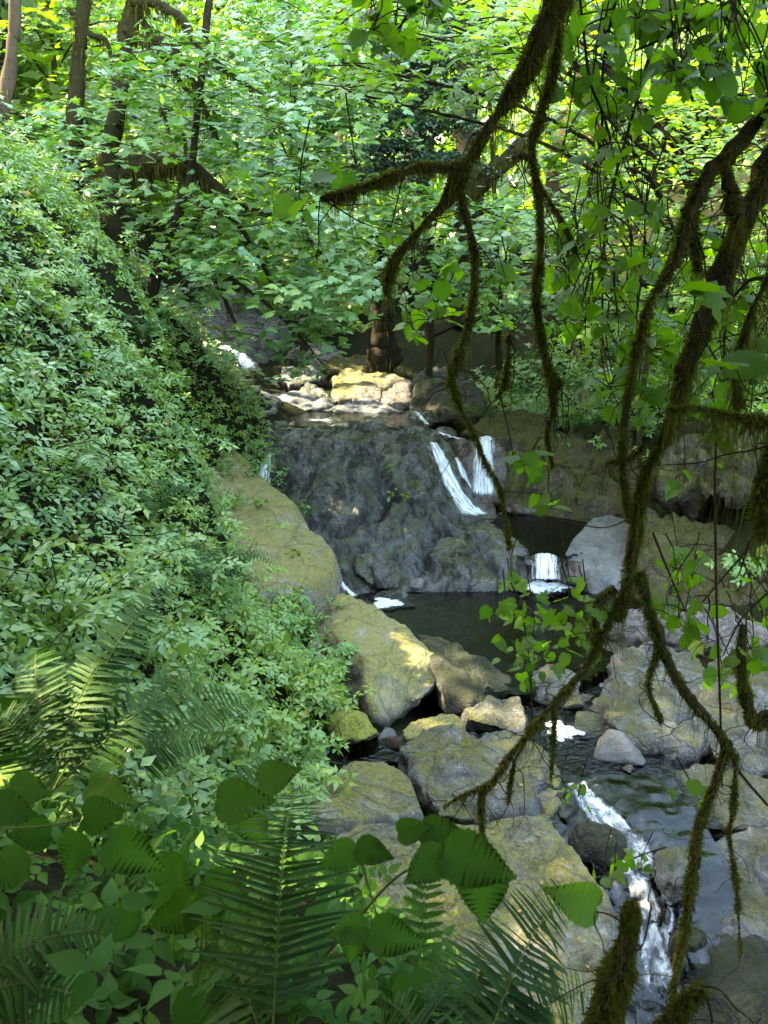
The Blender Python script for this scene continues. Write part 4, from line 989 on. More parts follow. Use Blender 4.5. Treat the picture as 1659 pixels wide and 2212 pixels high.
fern('fern frond reaching right over the side puddle', at(480, 1700, 3.4), [(at(740, 1650, 4.2), .12, .10, 28, (0, -.4, .9)), (at(690, 1720, 3.8), .10, .10, 26, (0, -.4, .9))])
fern('yellowing fern frond among dark ferns on the left', at(150, 1590, 3.0), [(at(275, 1520, 3.2), .05, .05, 20, (0, -.5, .8)), (at(60, 1480, 3.1), .05, .05, 18, (0, -.5, .8))], M['fern_pale'])
fern('dark fern under the bramble leaves on the left', at(300, 2150, 1.9), [(at(200, 1900, 2.0), .08, .15, 24, UPC), (at(420, 1860, 2.1), .08, .15, 24, UPC), (at(330, 1960, 1.9), .08, .14, 22, UPC), (at(120, 2050, 1.8), .08, .14, 22, UPC)])
for i, (u, v, Y, lab) in enumerate([(330, 1010, 7.6, 'fern half buried in the leafy carpet at mid bank'), (120, 800, 6.2, 'fern among the leaves at the left edge of the bank'), (420, 860, 11, 'fern high on the leafy bank below the maples'), (250, 1230, 5.6, 'fern above the dark near ferns on the bank'), (480, 1330, 7.4, 'fern low on the bank left of the large ochre boulder'), (60, 560, 8.2, 'fern near the top left of the leafy bank'), (300, 680, 11.5, 'fern on the upper bank below the twin trunks')]):
    x_, y_, _z = at(u, v, Y); b = np.array([x_, y_, float(bank_top(np.array([x_]), np.array([y_]))[0]) - .12]); t = thing('sword_fern', lab, 'fern', b)
    for k in range(9):
        az = k / 9 * 2 * math.pi + rng.uniform(0, .5); l = rng.uniform(.45, .75)
        frond(t, b, b + np.array([math.cos(az) * l, math.sin(az) * l, .12 + rng.uniform(-.1, .2)]), .22, .11, 18, (.2, -.2, 1), M['salmon'] if i % 2 else M['fern'], objs=False)
# ferns on the right wall, far
for i, (u, v, Y, lab) in enumerate([(1180, 790, 17.5, 'dark fern on the right bank above the mossy wall'), (1130, 830, 17.5, 'dark fern low on the right bank behind the hanging twigs'), (1230, 820, 17, 'fern at the foot of bleached dead branches'), (780, 690, 23, 'fern beside the far stump'),
                                    (1080, 800, 18.2, 'small fern above the mossy boulder right of upper pool'), (1200, 700, 19, 'fern high on the shaded right slope'), (1040, 620, 22, 'fern below the dark trunk'), (960, 820, 20.6, 'fern on the dark cliff block')]):
    b = at(u, v + 30, Y); t = thing('sword_fern', lab, 'fern', b)
    for k in range(9):
        az = k / 9 * 2 * math.pi + rng.uniform(0, .5); l = rng.uniform(.55, .85)
        frond(t, b, b + np.array([math.cos(az) * l, math.sin(az) * l, .10 + rng.uniform(-.15, .2)]), .25, .12, 20, (0, 0, 1), M['fern'], objs=False)

# ================================================================== big bramble leaves in front
def bramble(label, base, leaves, stems=()):
    t = thing('bramble', label, 'bramble', base)
    org = org_of(t)
    for (u, v, Y, lpx, ang, face, m_) in leaves:
        # base of blade at (u, v), tip direction angle in picture (deg, 0 = right, 90 = up), facing tilt
        a = math.radians(ang); s = lpx * mpp(Y)
        x = np.array([math.cos(a), -.35 * math.sin(a) * 0 - .25, math.sin(a)]) ; x /= np.linalg.norm(x)
        nn = np.array([rng.normal(0, .12), -math.cos(face), math.sin(face)]); nn -= nn @ x * x; nn /= np.linalg.norm(nn); y = np.cross(nn, x)
        p = at(u, v, Y); k = rng.integers(0, 3)
        key = ('br', k, m_)
        if key not in _shared:
            o = mesh_np('leaf', *BR[k], M[m_]); _shared[key] = o.data; bpy.data.objects.remove(o)
        o = bpy.data.objects.new('leaf', _shared[key]); COL.objects.link(o); o.parent = t
        m4 = Matrix.Identity(4)
        for r_ in range(3):
            for c_, ax in enumerate((x, y, nn)): m4[r_][c_] = float(ax[r_] * s)
            m4[r_][3] = float(p[r_] - org[r_])
        o.matrix_basis = m4
    for st in stems: wood(t, st, M['stem'], 'stem', seg=5, lump=0)
    return t
f1 = math.radians(38)
bramble('bramble spray with large leaves at the left edge', at(-60, 1900, 1.0), [
    (20, 1700, 1.25, 120, 0, f1, 'bramble'), (-20, 1740, 1.2, 130, -5, f1, 'bramble'), (110, 1800, 1.15, 110, 175, .5, 'bramble'), (175, 1800, 1.1, 130, -110, .4, 'bramble'), (235, 1810, 1.1, 160, -30, .5, 'bramble'),
    (180, 1765, 1.15, 130, 20, .6, 'bramble'), (190, 1700, 1.3, 120, -5, 1.0, 'hazel'), (60, 1850, 1.1, 140, -150, .5, 'bramble')],
    [[(-60, 1790, 1.1, 7), (90, 1785, 1.12, 6), (180, 1760, 1.15, 5), (235, 1690, 1.3, 4)]])
bramble('blurred dark bramble in the bottom left below the ferns', at(400, 2320, 1.2), [
    (470, 1730, 1.6, 150, 10, .6, 'bramble'), (520, 1740, 1.6, 130, -60, .5, 'bramble'), (440, 1900, 1.4, 160, -30, .5, 'bramble'), (450, 1930, 1.4, 150, -100, .4, 'bramble'), (430, 1950, 1.4, 150, 200, .5, 'bramble'),
    (380, 2160, 1.2, 150, -20, .5, 'bramble'), (300, 1990, 1.5, 140, 160, .5, 'bramble'), (350, 1850, 1.6, 140, -60, .5, 'bramble'), (240, 2130, 1.4, 140, -80, .5, 'bramble'), (560, 1690, 1.8, 120, 30, .7, 'bramble')],
    [[(400, 2320, 1.2, 9), (430, 2100, 1.3, 7), (445, 1930, 1.4, 5), (500, 1740, 1.6, 4)]])
bramble('bramble with large toothed leaves at bottom centre over pale rock', at(690, 2080, 1.15), [
    (770, 1830, 1.05, 110, 205, .5, 'bramble'), (770, 1828, 1.05, 100, -10, .6, 'bramble'), (860, 1800, 1.05, 90, 25, .7, 'bramble'), (910, 1800, 1.05, 120, 10, .8, 'bramble'),
    (960, 1835, 1.0, 190, -15, .45, 'bramble'), (960, 1840, 1.0, 130, 215, .5, 'bramble'), (1040, 1850, 1.0, 190, -88, .25, 'bramble'),
    (790, 1995, 1.05, 110, 195, .5, 'bramble'), (770, 2000, 1.05, 110, -100, .4, 'bramble'), (800, 2005, 1.05, 150, -12, .5, 'bramble'), (1290, 1960, 1.5, 150, 150, .5, 'hazel')],
    [[(690, 2080, 1.15, 9), (760, 2000, 1.12, 8), (850, 1900, 1.08, 7), (960, 1838, 1.0, 5)], [(830, 2040, 1.1, 6), (800, 1930, 1.08, 5), (772, 1830, 1.05, 4)]])

# ================================================================== trees
def sprays(parent, cens, rad, n, size, tms, mat, ind=0, tilt=.22, flat=.10, lean=(0, -.5), name='leaf', droop=.10, twigs=True, tree_pt=None):
    P, A = [], []; tw = []
    org = org_of(parent)
    for c in cens:
        r = rad * rng.uniform(.7, 1.3); k = int(n * rng.uniform(.7, 1.3)); main = rng.uniform(0, 2 * np.pi)
        sl = rng.normal(0, .15, 2) - np.array(lean)
        th = main + rng.normal(0, 1.5, k); rr = r * np.sqrt(rng.uniform(.02, 1, k))
        dx, dy = np.cos(th) * rr, np.sin(th) * rr
        P.append(np.stack([c[0] + dx, c[1] + dy, c[2] + sl[0] * dx + sl[1] * dy - .25 * (rr / r) ** 2 * r * .5 + rng.normal(0, flat * r, k)], 1)); A.append(th + rng.normal(0, .6, k))
        if twigs:
            b = np.array(c) - np.array([math.cos(main), math.sin(main), 0]) * r * .5 + [0, 0, -.1]
            e = np.array(c) + np.array([math.cos(main), math.sin(main), -.05]) * r * .9
            tw.append(tube(np.array([b, (b + e) / 2 + [0, 0, .06 * r] + rng.normal(0, .05 * r, 3), e]), np.array([.006, .005, .002]) * (1 + r), 4, 0))
    if not P: return
    P = np.concatenate(P); A = np.concatenate(A); m = len(P)
    leafset(parent, tms, P, rots(m, tilt, az=A, droop=droop, lean=lean), rng.uniform(.7, 1.25, m) * size, mat, ind=ind, name=name, merged_name='crown')
    if tw:
        V, T = cat_mesh(tw); mesh_np('twig', V, T, M['twig'], parent, org=org)['kind'] = 'stuff'
def region(poly, n, Y0, Y1, holes=()):
    poly = np.array(poly, float); lo, hi = poly.min(0), poly.max(0); out = []
    while len(out) < n:
        u, v = rng.uniform(lo, hi)
        if dist_out(np.array([[u, v]]), poly)[0] > 0: continue
        if any(a < u < b and c < v < d for a, b, c, d in holes): continue
        Y = rng.uniform(Y0, Y1); p = at(u, v, Y)
        if p[2] < H(p[0], p[1])[0] + .3: continue
        out.append(p)
    return np.array(out)
def tree(name, label, cat, path, mat, mossn=0, group=None, seg=10):
    u, v, Y, w_ = path[-1]; p = at(u, v, Y); gz_ = float(H(p[0], p[1])[0])
    base = np.array([p[0], p[1], gz_ - .1])
    t = thing(name, label, cat, base, group)
    P = [at(*k[:3]) for k in path]; R0 = [k[3] / 2 * mpp(k[2]) for k in path]
    if p[2] > gz_: P.append(base); R0.append(R0[-1] * 1.25)
    top = P[0] + (P[0] - P[1]) / np.linalg.norm(P[0] - P[1]) * 9 + np.array([0, 0, 3.]); P = [top] + P; R0 = [R0[0] * .45] + R0
    n = 8 * len(P); C = spline(P, n); r = np.interp(np.linspace(0, 1, n), np.linspace(0, 1, len(R0)), R0)
    C = C + .5 * r[:, None] * np.stack([fbm(C * 1.3 + k * 11, 2, 5 + k) for k in range(3)], 1)
    V, T = tube(C, r, seg, .25, 3); mesh_np('trunk', V, T, mat, t, org=base)
    if mossn:
        V, T = strands(C, r, mossn, .25, .06, .03, 4, .4); mesh_np('moss', V, T, M['mossy'], t, org=base)['kind'] = 'stuff'
    return t
def limb(t, path, mossn=900, hang=.25, mat=None, seed=0):
    C, r = wood(t, path, mat or M['bark'], 'branch', seed=seed)
    if mossn:
        V, T = strands(C, r, mossn, hang, .05, .03, seed); mesh_np('moss', V, T, M['mossy'], t, org=org_of(t))['kind'] = 'stuff'

# --- mossy maples upper left, crowns rise above the frame
t1 = tree('maple_tree', 'slim mossy maple trunk rising at upper left, left of its twin', 'tree', [(185, -60, 17, 26), (172, 120, 17, 28), (160, 300, 17, 32), (168, 450, 16.5, 38)], M['bark'], 2500)
limb(t1, [(150, 20, 17, 10), (190, 70, 17, 12), (230, 90, 17, 9), (245, 150, 17, 5)], 300, seed=2)
limb(t1, [(165, 345, 17, 22), (200, 370, 16.8, 20), (235, 410, 16.6, 20)], 600, seed=3)
sprays(t1, region([(0, 240), (260, 210), (330, 300), (260, 420), (0, 400)], 46, 13, 18), .55, 14, .20, MAPLE, M['maple'], ind=150)
t2 = tree('maple_tree', 'mossy maple with arching limbs at upper left over the creek', 'tree', [(292, -60, 16, 34), (268, 60, 16, 32), (248, 250, 16, 34), (238, 380, 16, 44), (235, 480, 15.5, 50)], M['bark'], 3500)
limb(t2, [(245, 400, 16, 30), (290, 365, 15.9, 32), (340, 350, 15.8, 34), (400, 358, 15.7, 30), (450, 385, 15.6, 22), (510, 435, 15.4, 14)], 3000, .35, seed=4)
limb(t2, [(255, 345, 16, 14), (300, 342, 15.9, 14), (360, 345, 15.8, 14)], 600, seed=5)
limb(t2, [(280, 5, 16, 18), (340, 8, 15.8, 18), (390, 40, 15.6, 16), (430, 100, 15.5, 14), (500, 160, 15.4, 10), (590, 220, 15.3, 6)], 900, seed=6)
limb(t2, [(290, 88, 16, 16), (350, 90, 15.8, 16), (400, 140, 15.7, 14), (440, 230, 15.6, 11), (470, 300, 15.5, 7)], 900, seed=7)
limb(t2, [(290, 10, 16.2, 14), (340, 100, 16, 12), (400, 190, 16, 9), (460, 260, 16, 5)], 500, seed=8)
limb(t2, [(240, 430, 16, 22), (280, 470, 15.7, 18), (350, 480, 15.5, 16), (430, 470, 15.4, 10)], 900, seed=9)
for k, (a, b_, c, d) in enumerate([(385, 360, 380, 450), (410, 365, 405, 420), (440, 380, 455, 460), (350, 360, 355, 420), (300, 360, 330, 420), (395, 290, 400, 350), (340, 220, 370, 300), (425, 180, 470, 260)]):
    limb(t2, [(a, b_, 15.7, 6), ((a + c) / 2 + 4, (b_ + d) / 2, 15.6, 5), (c, d, 15.5, 3)], 120, seed=20 + k)
sprays(t2, region([(250, 60), (420, 60), (620, 200), (640, 420), (420, 330), (260, 220)], 105, 13.5, 19), .60, 15, .20, MAPLE, M['maple'], ind=200)
sprays(t2, region([(300, 400), (520, 400), (560, 480), (320, 520)], 16, 13.5, 16), .5, 13, .20, MAPLE, M['maple'])
# --- bigleaf maple hanging over the cascade
t3 = tree('maple_tree', 'leafy maple leaning over the far cascade at left centre', 'tree', [(420, 300, 15.5, 16), (400, 420, 15.3, 18), (360, 520, 15.0, 20), (330, 600, 14.6, 22)], M['bark_dark'], 300)
limb(t3, [(370, 500, 15, 12), (430, 540, 14.6, 11), (470, 610, 14.4, 9), (500, 680, 14.2, 7), (520, 715, 14.1, 4)], 200, seed=11)
limb(t3, [(400, 430, 15.3, 12), (500, 470, 15, 11), (560, 560, 14.8, 8), (600, 640, 14.6, 5)], 200, seed=12)
limb(t3, [(400, 430, 15.3, 12), (540, 450, 15.2, 11), (640, 490, 15.1, 9), (720, 580, 15, 5)], 200, seed=13)
limb(t3, [(500, 600, 14.4, 8), (580, 660, 14.4, 7), (650, 730, 14.5, 5), (700, 790, 14.6, 3)], 100, seed=14)
holes = [(435, 565, 622, 712), (450, 560, 735, 812), (600, 740, 735, 790)]
sprays(t3, region([(330, 480), (520, 420), (700, 430), (800, 520), (790, 640), (700, 760), (640, 790), (480, 750), (370, 610)], 88, 12.5, 16.5, holes), .55, 17, .20, MAPLE, M['maple'], ind=300)
sprays(t3, [at(*k) for k in [(610, 780, 14.2), (660, 790, 14.4), (690, 770, 14.6), (560, 745, 14.2), (500, 730, 14.2), (600, 725, 14.4), (640, 750, 14.4)]], .42, 12, .19, MAPLE, M['maple'])
# --- dark conifer and trunks in the middle distance
def conifer(label, path, mat, ubs, Yb):
    t = tree('conifer_tree', label, 'tree', path, mat, 300)
    org = org_of(t); P, R_, S = [], [], []
    for (u, v, l) in ubs:
        c = at(u, v, Yb)
        for k in range(40):
            az = rng.uniform(0, 2 * np.pi); n_ = 26; L_ = l * rng.uniform(.6, 1.2)
            for j in range(n_):
                f = (j + 1) / n_; p = c + np.array([math.cos(az) * f * L_, math.sin(az) * f * L_, -.55 * f * f * L_ + .12 * f * L_ + rng.normal(0, .03)]) + rng.normal(0, .04, 3)
                P.append(p + rng.normal(0, .05 * (1 - f) + .02, 3)); S.append(.30 * (1 - .6 * f)); R_.append(az + (1 if j % 2 else -1) * 1.0)
        c[2] += rng.normal(0, .3)
    P = np.array(P); leafset(t, [SIMPLE_LO], P, rots(len(P), .25, az=np.array(R_), droop=.35), np.array(S) * .7, M['needle'], merged_name='crown')
    return t
conifer('grey-green drooping hemlock in the shade beyond the creek', [(905, -60, 30, 46), (905, 200, 30, 50), (905, 470, 29, 54)], M['bark_dark'], [(850, 190, 1.6), (880, 250, 1.6), (860, 310, 1.5), (900, 130, 1.6), (930, 190, 1.3), (840, 360, 1.2), (905, 70, 1.5), (960, 110, 1.4), (960, 260, 1.6), (920, 340, 1.5), (990, 180, 1.5), (980, 340, 1.4), (870, 20, 1.5), (1000, 60, 1.5)], 20)
tree('conifer_tree', 'dark straight trunk behind the hanging branch', 'tree', [(1005, -60, 26, 40), (1010, 200, 26, 44), (1012, 480, 25.5, 52)], M['bark_dark'], 800)
tree('conifer_tree', 'thin sunlit trunk at upper centre', 'tree', [(745, -60, 36, 16), (742, 150, 36, 18), (738, 420, 35, 20)], M['bark_red'], 0)
tree('conifer_tree', 'pinkish bare trunk at the far upper left edge', 'tree', [(35, -60, 22, 22), (25, 100, 22, 24), (8, 250, 22, 28)], M['bark_pale'], 300)
tree('conifer_tree', 'reddish trunk behind leaves at upper right', 'tree', [(1290, -60, 24, 40), (1285, 200, 24, 46), (1275, 500, 23, 56)], M['bark_red'], 600)
ts = tree('tree_stump', 'broken mossy stump leaning on the far right slope', 'stump', [(1250, 230, 23, 44), (1225, 330, 23, 56), (1215, 470, 22.5, 70)], M['bark'], 4000)
limb(ts, [(1180, 260, 20, 20), (1120, 320, 20, 30), (1060, 380, 20, 34), (1000, 430, 20.2, 30)], 1500, .25, seed=31)
st = thing('tree_stump', 'dark hollow stump with roots standing above the upper pool', 'stump', at(828, 810, 22.3))
for k, pth in enumerate([[(822, 500, 22.4, 26), (826, 560, 22.4, 29), (822, 620, 22.4, 33), (826, 680, 22.5, 38), (826, 735, 22.6, 46), (828, 810, 22.7, 58)]]):
    wood(st, pth, M['bark_dark'], 'trunk' if k == 0 else 'root', lump=.3, seed=40 + k, seg=12)
    if k == 0:
        C, r = wood(st, [(a + 4, b_, y_, w_ * .9) for a, b_, y_, w_ in pth], M['bark_dark'], 'bark_ridge', lump=.6, seed=50 + k, seg=12)
        V, T = strands(C, r, 1500, .3, .06, .03, k); mesh_np('moss', V, T, M['mossy'], st, org=org_of(st))['kind'] = 'stuff'
for k, (lab, pth) in enumerate([('bleached dead branch leaning on the right bank', [(1265, 650, 16.5, 14), (1245, 690, 16.4, 12), (1235, 730, 16.3, 9), (1250, 780, 16.2, 5)]), ('pale fallen branch lying on the right bank', [(1310, 790, 16, 12), (1285, 820, 15.9, 10), (1265, 840, 15.9, 8), (1255, 880, 15.8, 4)]),
                                ('mossy fallen log crossing the far right slope', [(1060, 720, 19.5, 10), (1100, 690, 19.5, 14), (1140, 690, 19.4, 12)])]):
    b = at(*pth[-1][:3]); t = thing('dead_branch', lab, 'branch', b); wood(t, pth, M['bark_pale'] if k < 2 else M['mossy'], 'branch', seed=60 + k)
    wood(t, [(pth[1][0], pth[1][1], pth[1][2], 5), (pth[1][0] - 25, pth[1][1] + 20, pth[1][2], 3), (pth[1][0] - 15, pth[1][1] + 50, pth[1][2], 2)], M['bark_pale'], 'twig')
# --- maples right of centre
def maple_at(label, pts, base, n_s, Ys, rad, n, size, mat, ind, holes=(), wpx=14, tms=None, lean=(0, -.5), tilt=.22):
    u, v, Y = base
    t = tree('maple_tree', label, 'tree', [(u - 10, v - 260, Y, wpx * .7), (u, v - 120, Y, wpx * .9), (u, v, Y, wpx)], M['bark'], 200)
    cs = region(pts, n_s, Ys[0], Ys[1], holes)
    for k in range(0, len(cs), 9):     # limbs out to some of the sprays
        o_ = org_of(t); h0 = np.array([o_[0], o_[1], min(max(o_[2] + 1.0, cs[k][2] - .7), cs[k][2])])
        C = spline([h0, (h0 + cs[k]) / 2 + [0, 0, .35], cs[k]], 10); V, T = tube(C, np.linspace(.045, .012, 10), 6, .2); mesh_np('branch', V, T, M['bark_dark'], t, org=o_)
    sprays(t, cs, rad, n, size, tms or MAPLE, mat, ind=ind, lean=lean, tilt=tilt)
    return t
maple_at('maple with flat sky-lit leaf layers behind the hanging branch', [(700, 440), (900, 400), (1260, 450), (1280, 690), (1100, 720), (980, 620), (900, 600), (760, 620)], (930, 640, 21), 120, (15.5, 20.5), .6, 16, .21, M['maple'], 300)
maple_at('maple leaning in front of the stump at centre right', [(850, 600), (1010, 610), (1180, 610), (1150, 690), (1000, 690), (880, 670)], (1080, 720, 20), 14, (14, 18), .5, 14, .19, M['maple'], 120)
maple_at('maple with large backlit leaves at top centre', [(700, -20), (1180, -20), (1180, 140), (1020, 250), (900, 160), (760, 230)], (1420, 520, 15), 85, (9, 14), .55, 15, .17, M['maple_bright'], 280, wpx=10, holes=[(850, 1010, 110, 420)])
maple_at('bright maple filling the gap at upper middle left', [(520, -20), (760, -20), (860, 180), (840, 420), (640, 420), (520, 250)], (650, 500, 25), 190, (17, 26), .8, 18, .24, M['maple'], 250)
maple_at('sunlit maple at the upper right behind the branches', [(1180, -20), (1700, -20), (1700, 420), (1420, 420), (1200, 480)], (1500, 560, 19), 150, (11, 20), .65, 17, .16, M['maple_bright'], 300)
maple_at('dense bright shrubby maple on the right slope', [(1200, 440), (1700, 380), (1700, 760), (1380, 740), (1200, 690)], (1450, 740, 18), 170, (13, 18.5), .55, 18, .13, M['maple_bright'], 300, tms=MAPLE, lean=(-.2, -.25))
maple_at('yellow-green maple far behind the left trunks', [(-40, -30), (520, -30), (520, 300), (300, 420), (-40, 300)], (120, 330, 30), 130, (24, 34), 1.0, 16, .28, M['maple_bright'], 150)
# lower right slope cover
qr = np.array([at(u, v, Y)[:2] for u, v, Y in [(1080, 720, 22), (1300, 640, 22), (1500, 560, 21), (1700, 560, 18), (1700, 930, 13.5), (1450, 890, 15.5), (1280, 880, 17), (1080, 880, 18.8), (1000, 800, 21.5)]])
N = 9000; q = sample_poly(qr, N, lambda q: np.ones(len(q)))
t = thing('slope_undergrowth', 'mixed green undergrowth covering the right slope above the wall', 'undergrowth', (7, 17, float(H(7, 17)[0]))); t['kind'] = 'stuff'
leafset(t, TRI_LO, np.concatenate([q, (H(q[:, 0], q[:, 1]) + np.abs(rng.normal(.15, .25, N)))[:, None]], 1), rots(N, .4, lean=(-.25, -.3)), rng.uniform(.12, .24, N), M['salmon'])
# shrubs clinging to the top and face of the right wall
for (u, v, Y, h_, lab) in [(1130, 925, 16.9, .3, 'low green herb at the wall top beside the main fall'), (1225, 925, 16.4, .35, 'small leafy shrub on the crest of the mossy wall'), (1330, 925, 15.6, .4, 'leafy shrub behind the slim vertical branch on the wall crest'),
                           (1430, 950, 14.2, .5, 'leafy shrub above the shaded overhang'), (1560, 930, 13.4, .6, 'leafy shrub on top of the overhang near the right edge'), (1650, 960, 12.4, .5, 'leafy shrub at the right edge above the overhang'),
                           (1390, 860, 15.2, .9, 'tall shrub behind the hanging moss at right'), (1500, 800, 15.5, .9, 'shrub with bright leaves behind the thick trunk'), (1290, 860, 17, .6, 'shrub under the bleached dead branches'), (1610, 1230, 10.8, .3, 'small plant on the warm earthy wall'), (1470, 1190, 11.8, .25, 'little plant in a crack of the earthy wall'), (1150, 860, 18.5, .5, 'fresh green shrub over the mossy boulder')]:
    shrub(lab, u, v, Y, h_, .6, 90, TRI, .15, M['salmon'], ind=50, lean=(-.1, -.5))
for i, (u, v, Y, lab) in enumerate([(1260, 905, 16.6, 'fern on the wall crest right of the main fall'), (1370, 900, 15.4, 'fern on the wall behind the slim hanging branch'), (1480, 1000, 13.6, 'fern drooping over the shaded overhang'), (1600, 900, 13.8, 'fern above the overhang at the right edge'), (1040, 880, 18.4, 'fern on the bank above the spill channel'), (1330, 760, 17, 'fern on the slope beside bleached branches'), (1150, 760, 19, 'fern under the slim mossy branch tip'), (1080, 700, 21, 'fern on the slope beneath the flat maple sprays')]):
    x_, y_, _z = at(u, v, Y); b = np.array([x_, y_, max(float(H(x_, y_)[0]) + .05, _z - .3)]); t_ = thing('sword_fern', lab, 'fern', b)
    for k in range(11):
        az = k / 11 * 2 * math.pi + rng.uniform(0, .5); l = rng.uniform(.6, .95)
        frond(t_, b, b + np.array([math.cos(az) * l, math.sin(az) * l, .05 + rng.uniform(-.25, .2)]), .28, .13, 20, (0, 0, 1), M['fern'], objs=False)
# moss and herbs along the foot of the right slope
# --- far wooded hillside: one mass of sunlit foliage
N = 6200
qx = rng.uniform(-34, 34, N * 3); qy = rng.uniform(27, 72, N * 3); ok = np.abs(qx) < qy * .62 + 3; qx, qy = qx[ok][:N], qy[ok][:N]; N = len(qx)
qz = H(qx, qy) + rng.gamma(1.5, 1.6, N)
ff = thing('hillside_foliage', 'far wooded hillside of sunlit yellow-green foliage behind the trees', 'foliage', (0, 45, float(H(0, 45)[0]))); ff['kind'] = 'stuff'
leafset(ff, CLUMP, np.stack([qx, qy, qz], 1), rots(N, .4, lean=(-.3, -.4)), rng.uniform(1.3, 2.5, N), M['far'], merged_name='foliage')
# --- tall trees added beyond the frame so that their crowns shade the gorge
def canopy(label, base, crowns, trunk_r=.25):
    b = np.array([base[0], base[1], float(H(base[0], base[1])[0]) - .1]); t = thing('added_shade_tree', label, 'tree', b, 'trees added for shade')
    ct = np.mean([c[0] for c in crowns], 0)
    C = spline([b, (b * .6 + ct * .4) * [1, 1, 1], ct], 14); V, T = tube(C, np.linspace(trunk_r, trunk_r * .4, 14), 8, .2); mesh_np('trunk', V, T, M['bark_dark'], t, org=b)
    P = []
    for c, r, n in crowns:
        d = rng.normal(0, 1, (n, 3)); d /= np.linalg.norm(d, axis=1)[:, None]; d *= (rng.uniform(0, 1, n) ** .4)[:, None]
        P.append(np.array(c) + d * np.array(r))
    P = np.concatenate(P); leafset(t, CLUMP, P, rots(len(P), .5), rng.uniform(.9, 1.5, len(P)), M['canopy'], merged_name='crown')
if True:
    cl_ = ['level with the viewpoint, crown above the ferns', 'above the near half of the leafy bank', 'above the ochre ledge', 'above the upper pool', 'far upstream beyond the twin mossy maples']
    for i, (x, y) in enumerate([(-11, 2), (-12, 8), (-11.5, 13.5), (-12.5, 18.6), (-13.5, 29.5)]):
        canopy('tall tree added for shade on the left bank ' + cl_[i], (x, y), [((x, y + .6, 20), (3.2, 3.6, 6.5), 520)])
    canopy('tall tree added far up the left bank to shade the maples above the cascade', (-15, 24.5), [((-14.5, 24.5, 27), (3.2, 4.2, 4.6), 520)])  # crown added high up to keep sun off the foliage, not the rocks
    canopy('unseen leafy tree added behind the viewpoint to shade the foreground ferns', (-1.5, -3.5), [((-2.2, .3, 8.3), (3.4, 3.3, .9), 620), ((3.0, .3, 8.1), (3.6, 3.3, .9), 620), ((-4.2, -1.0, 6.8), (1.6, 2.6, 1.6), 260), ((.5, -3.4, 5.6), (4.5, .9, 2.4), 420)], .18)  # unseen roof of leaves added overhead to darken the foreground

# ================================================================== mossy branches hanging in front
def mossy_branch(label, base, limbs, leaves=(), twigs=(), hang=.10, dens=2600, lmat='hazel', ind=300, cat='branch', name='mossy_branch', tilt=.5, fine=7, thin=.64):
    t = thing(name, label, cat, base); org = org_of(t); i = 0; mo = []
    for pth in limbs:
        i += 1; pth = [(a, b_, c, d * thin) for a, b_, c, d in pth]; C, r = wood(t, pth, M['bark'], 'branch', n=14 * len(pth), seg=9, lump=.55, seed=i * 3)
        ln = np.linalg.norm(np.diff(C, axis=0), axis=1).sum()
        ka = max(1., r.mean() / .016)
        mo.append(strands(C, r, int(dens * ln * ka * .55) + 40, hang * (.4 + r.mean() / .014 * .5), .016, .0026, i + len(label), .55))
        mo.append(strands(C, r, int(dens * ln * 2.6 * ka) + 80, .03, .017, .0040, i * 2 + len(label), .1))
    if mo: V, T = cat_mesh(mo); mesh_np('moss', V, T, M['moss'], t, org=org)['kind'] = 'stuff'
    R_ = np.random.default_rng(len(label)); ft = []
    for pth in limbs:
        for k in range(fine):
            u, v, Y, w_ = pth[R_.integers(0, len(pth))]; p = at(u, v, Y); Q_ = [p]; d = R_.normal(0, 1, 3) * [1, .6, .5] + [0, 0, -.5]
            for j in range(6):
                d = d * .8 + R_.normal(0, .45, 3) + [0, 0, -.12]; p = p + d / np.linalg.norm(d) * R_.uniform(.03, .06); Q_.append(p)
            ft.append(tube(spline(Q_, 18), np.linspace(.0026, .0009, 18), 4, 0))
    if ft: V, T = cat_mesh(ft); mesh_np('fine_twig', V, T, M['twig'], t, org=org)['kind'] = 'stuff'
    for pth in twigs: wood(t, pth, M['twig'], 'twig', seg=5, lump=.1)
    P, A, S, tw = [], [], [], []
    for (u, v, Y, n, spr, lpx) in leaves:
        for k in range(n):
            a = rng.uniform(0, 2 * np.pi); rr = math.sqrt(rng.uniform(0, 1)) * spr
            y_ = Y * (1 + rng.normal(0, .05)); p = at(u + math.cos(a) * rr, v + math.sin(a) * rr * .8, y_)
            P.append(p); A.append(rng.uniform(0, 2 * np.pi)); S.append(lpx * mpp(Y) * rng.uniform(.7, 1.25))
        c = at(u, v, Y); parts_ = [p for p in P[-n:]]
        for p in parts_: tw.append(tube(np.array([c, (c + p) / 2 + [0, 0, .01], p]), [.0022, .0018, .0012], 4, 0))
        up = c + np.array([rng.normal(0, .05), rng.normal(0, .05), .12 + rng.uniform(0, .15)]); tw.append(tube(np.array([up, (up + c) / 2 + rng.normal(0, .01, 3), c]), [.003, .0026, .0022], 4, 0))
    if P:
        n = len(P); leafset(t, LEAFMIX, np.array(P), rots(n, tilt, az=np.array(A), droop=.45, lean=(0, -.55)), np.array(S) * .88, M[lmat], ind=ind)
        V, T = cat_mesh(tw); mesh_np('twig', V, T, M['twig'], t, org=org)['kind'] = 'stuff'
    return t
Ya = 2.7
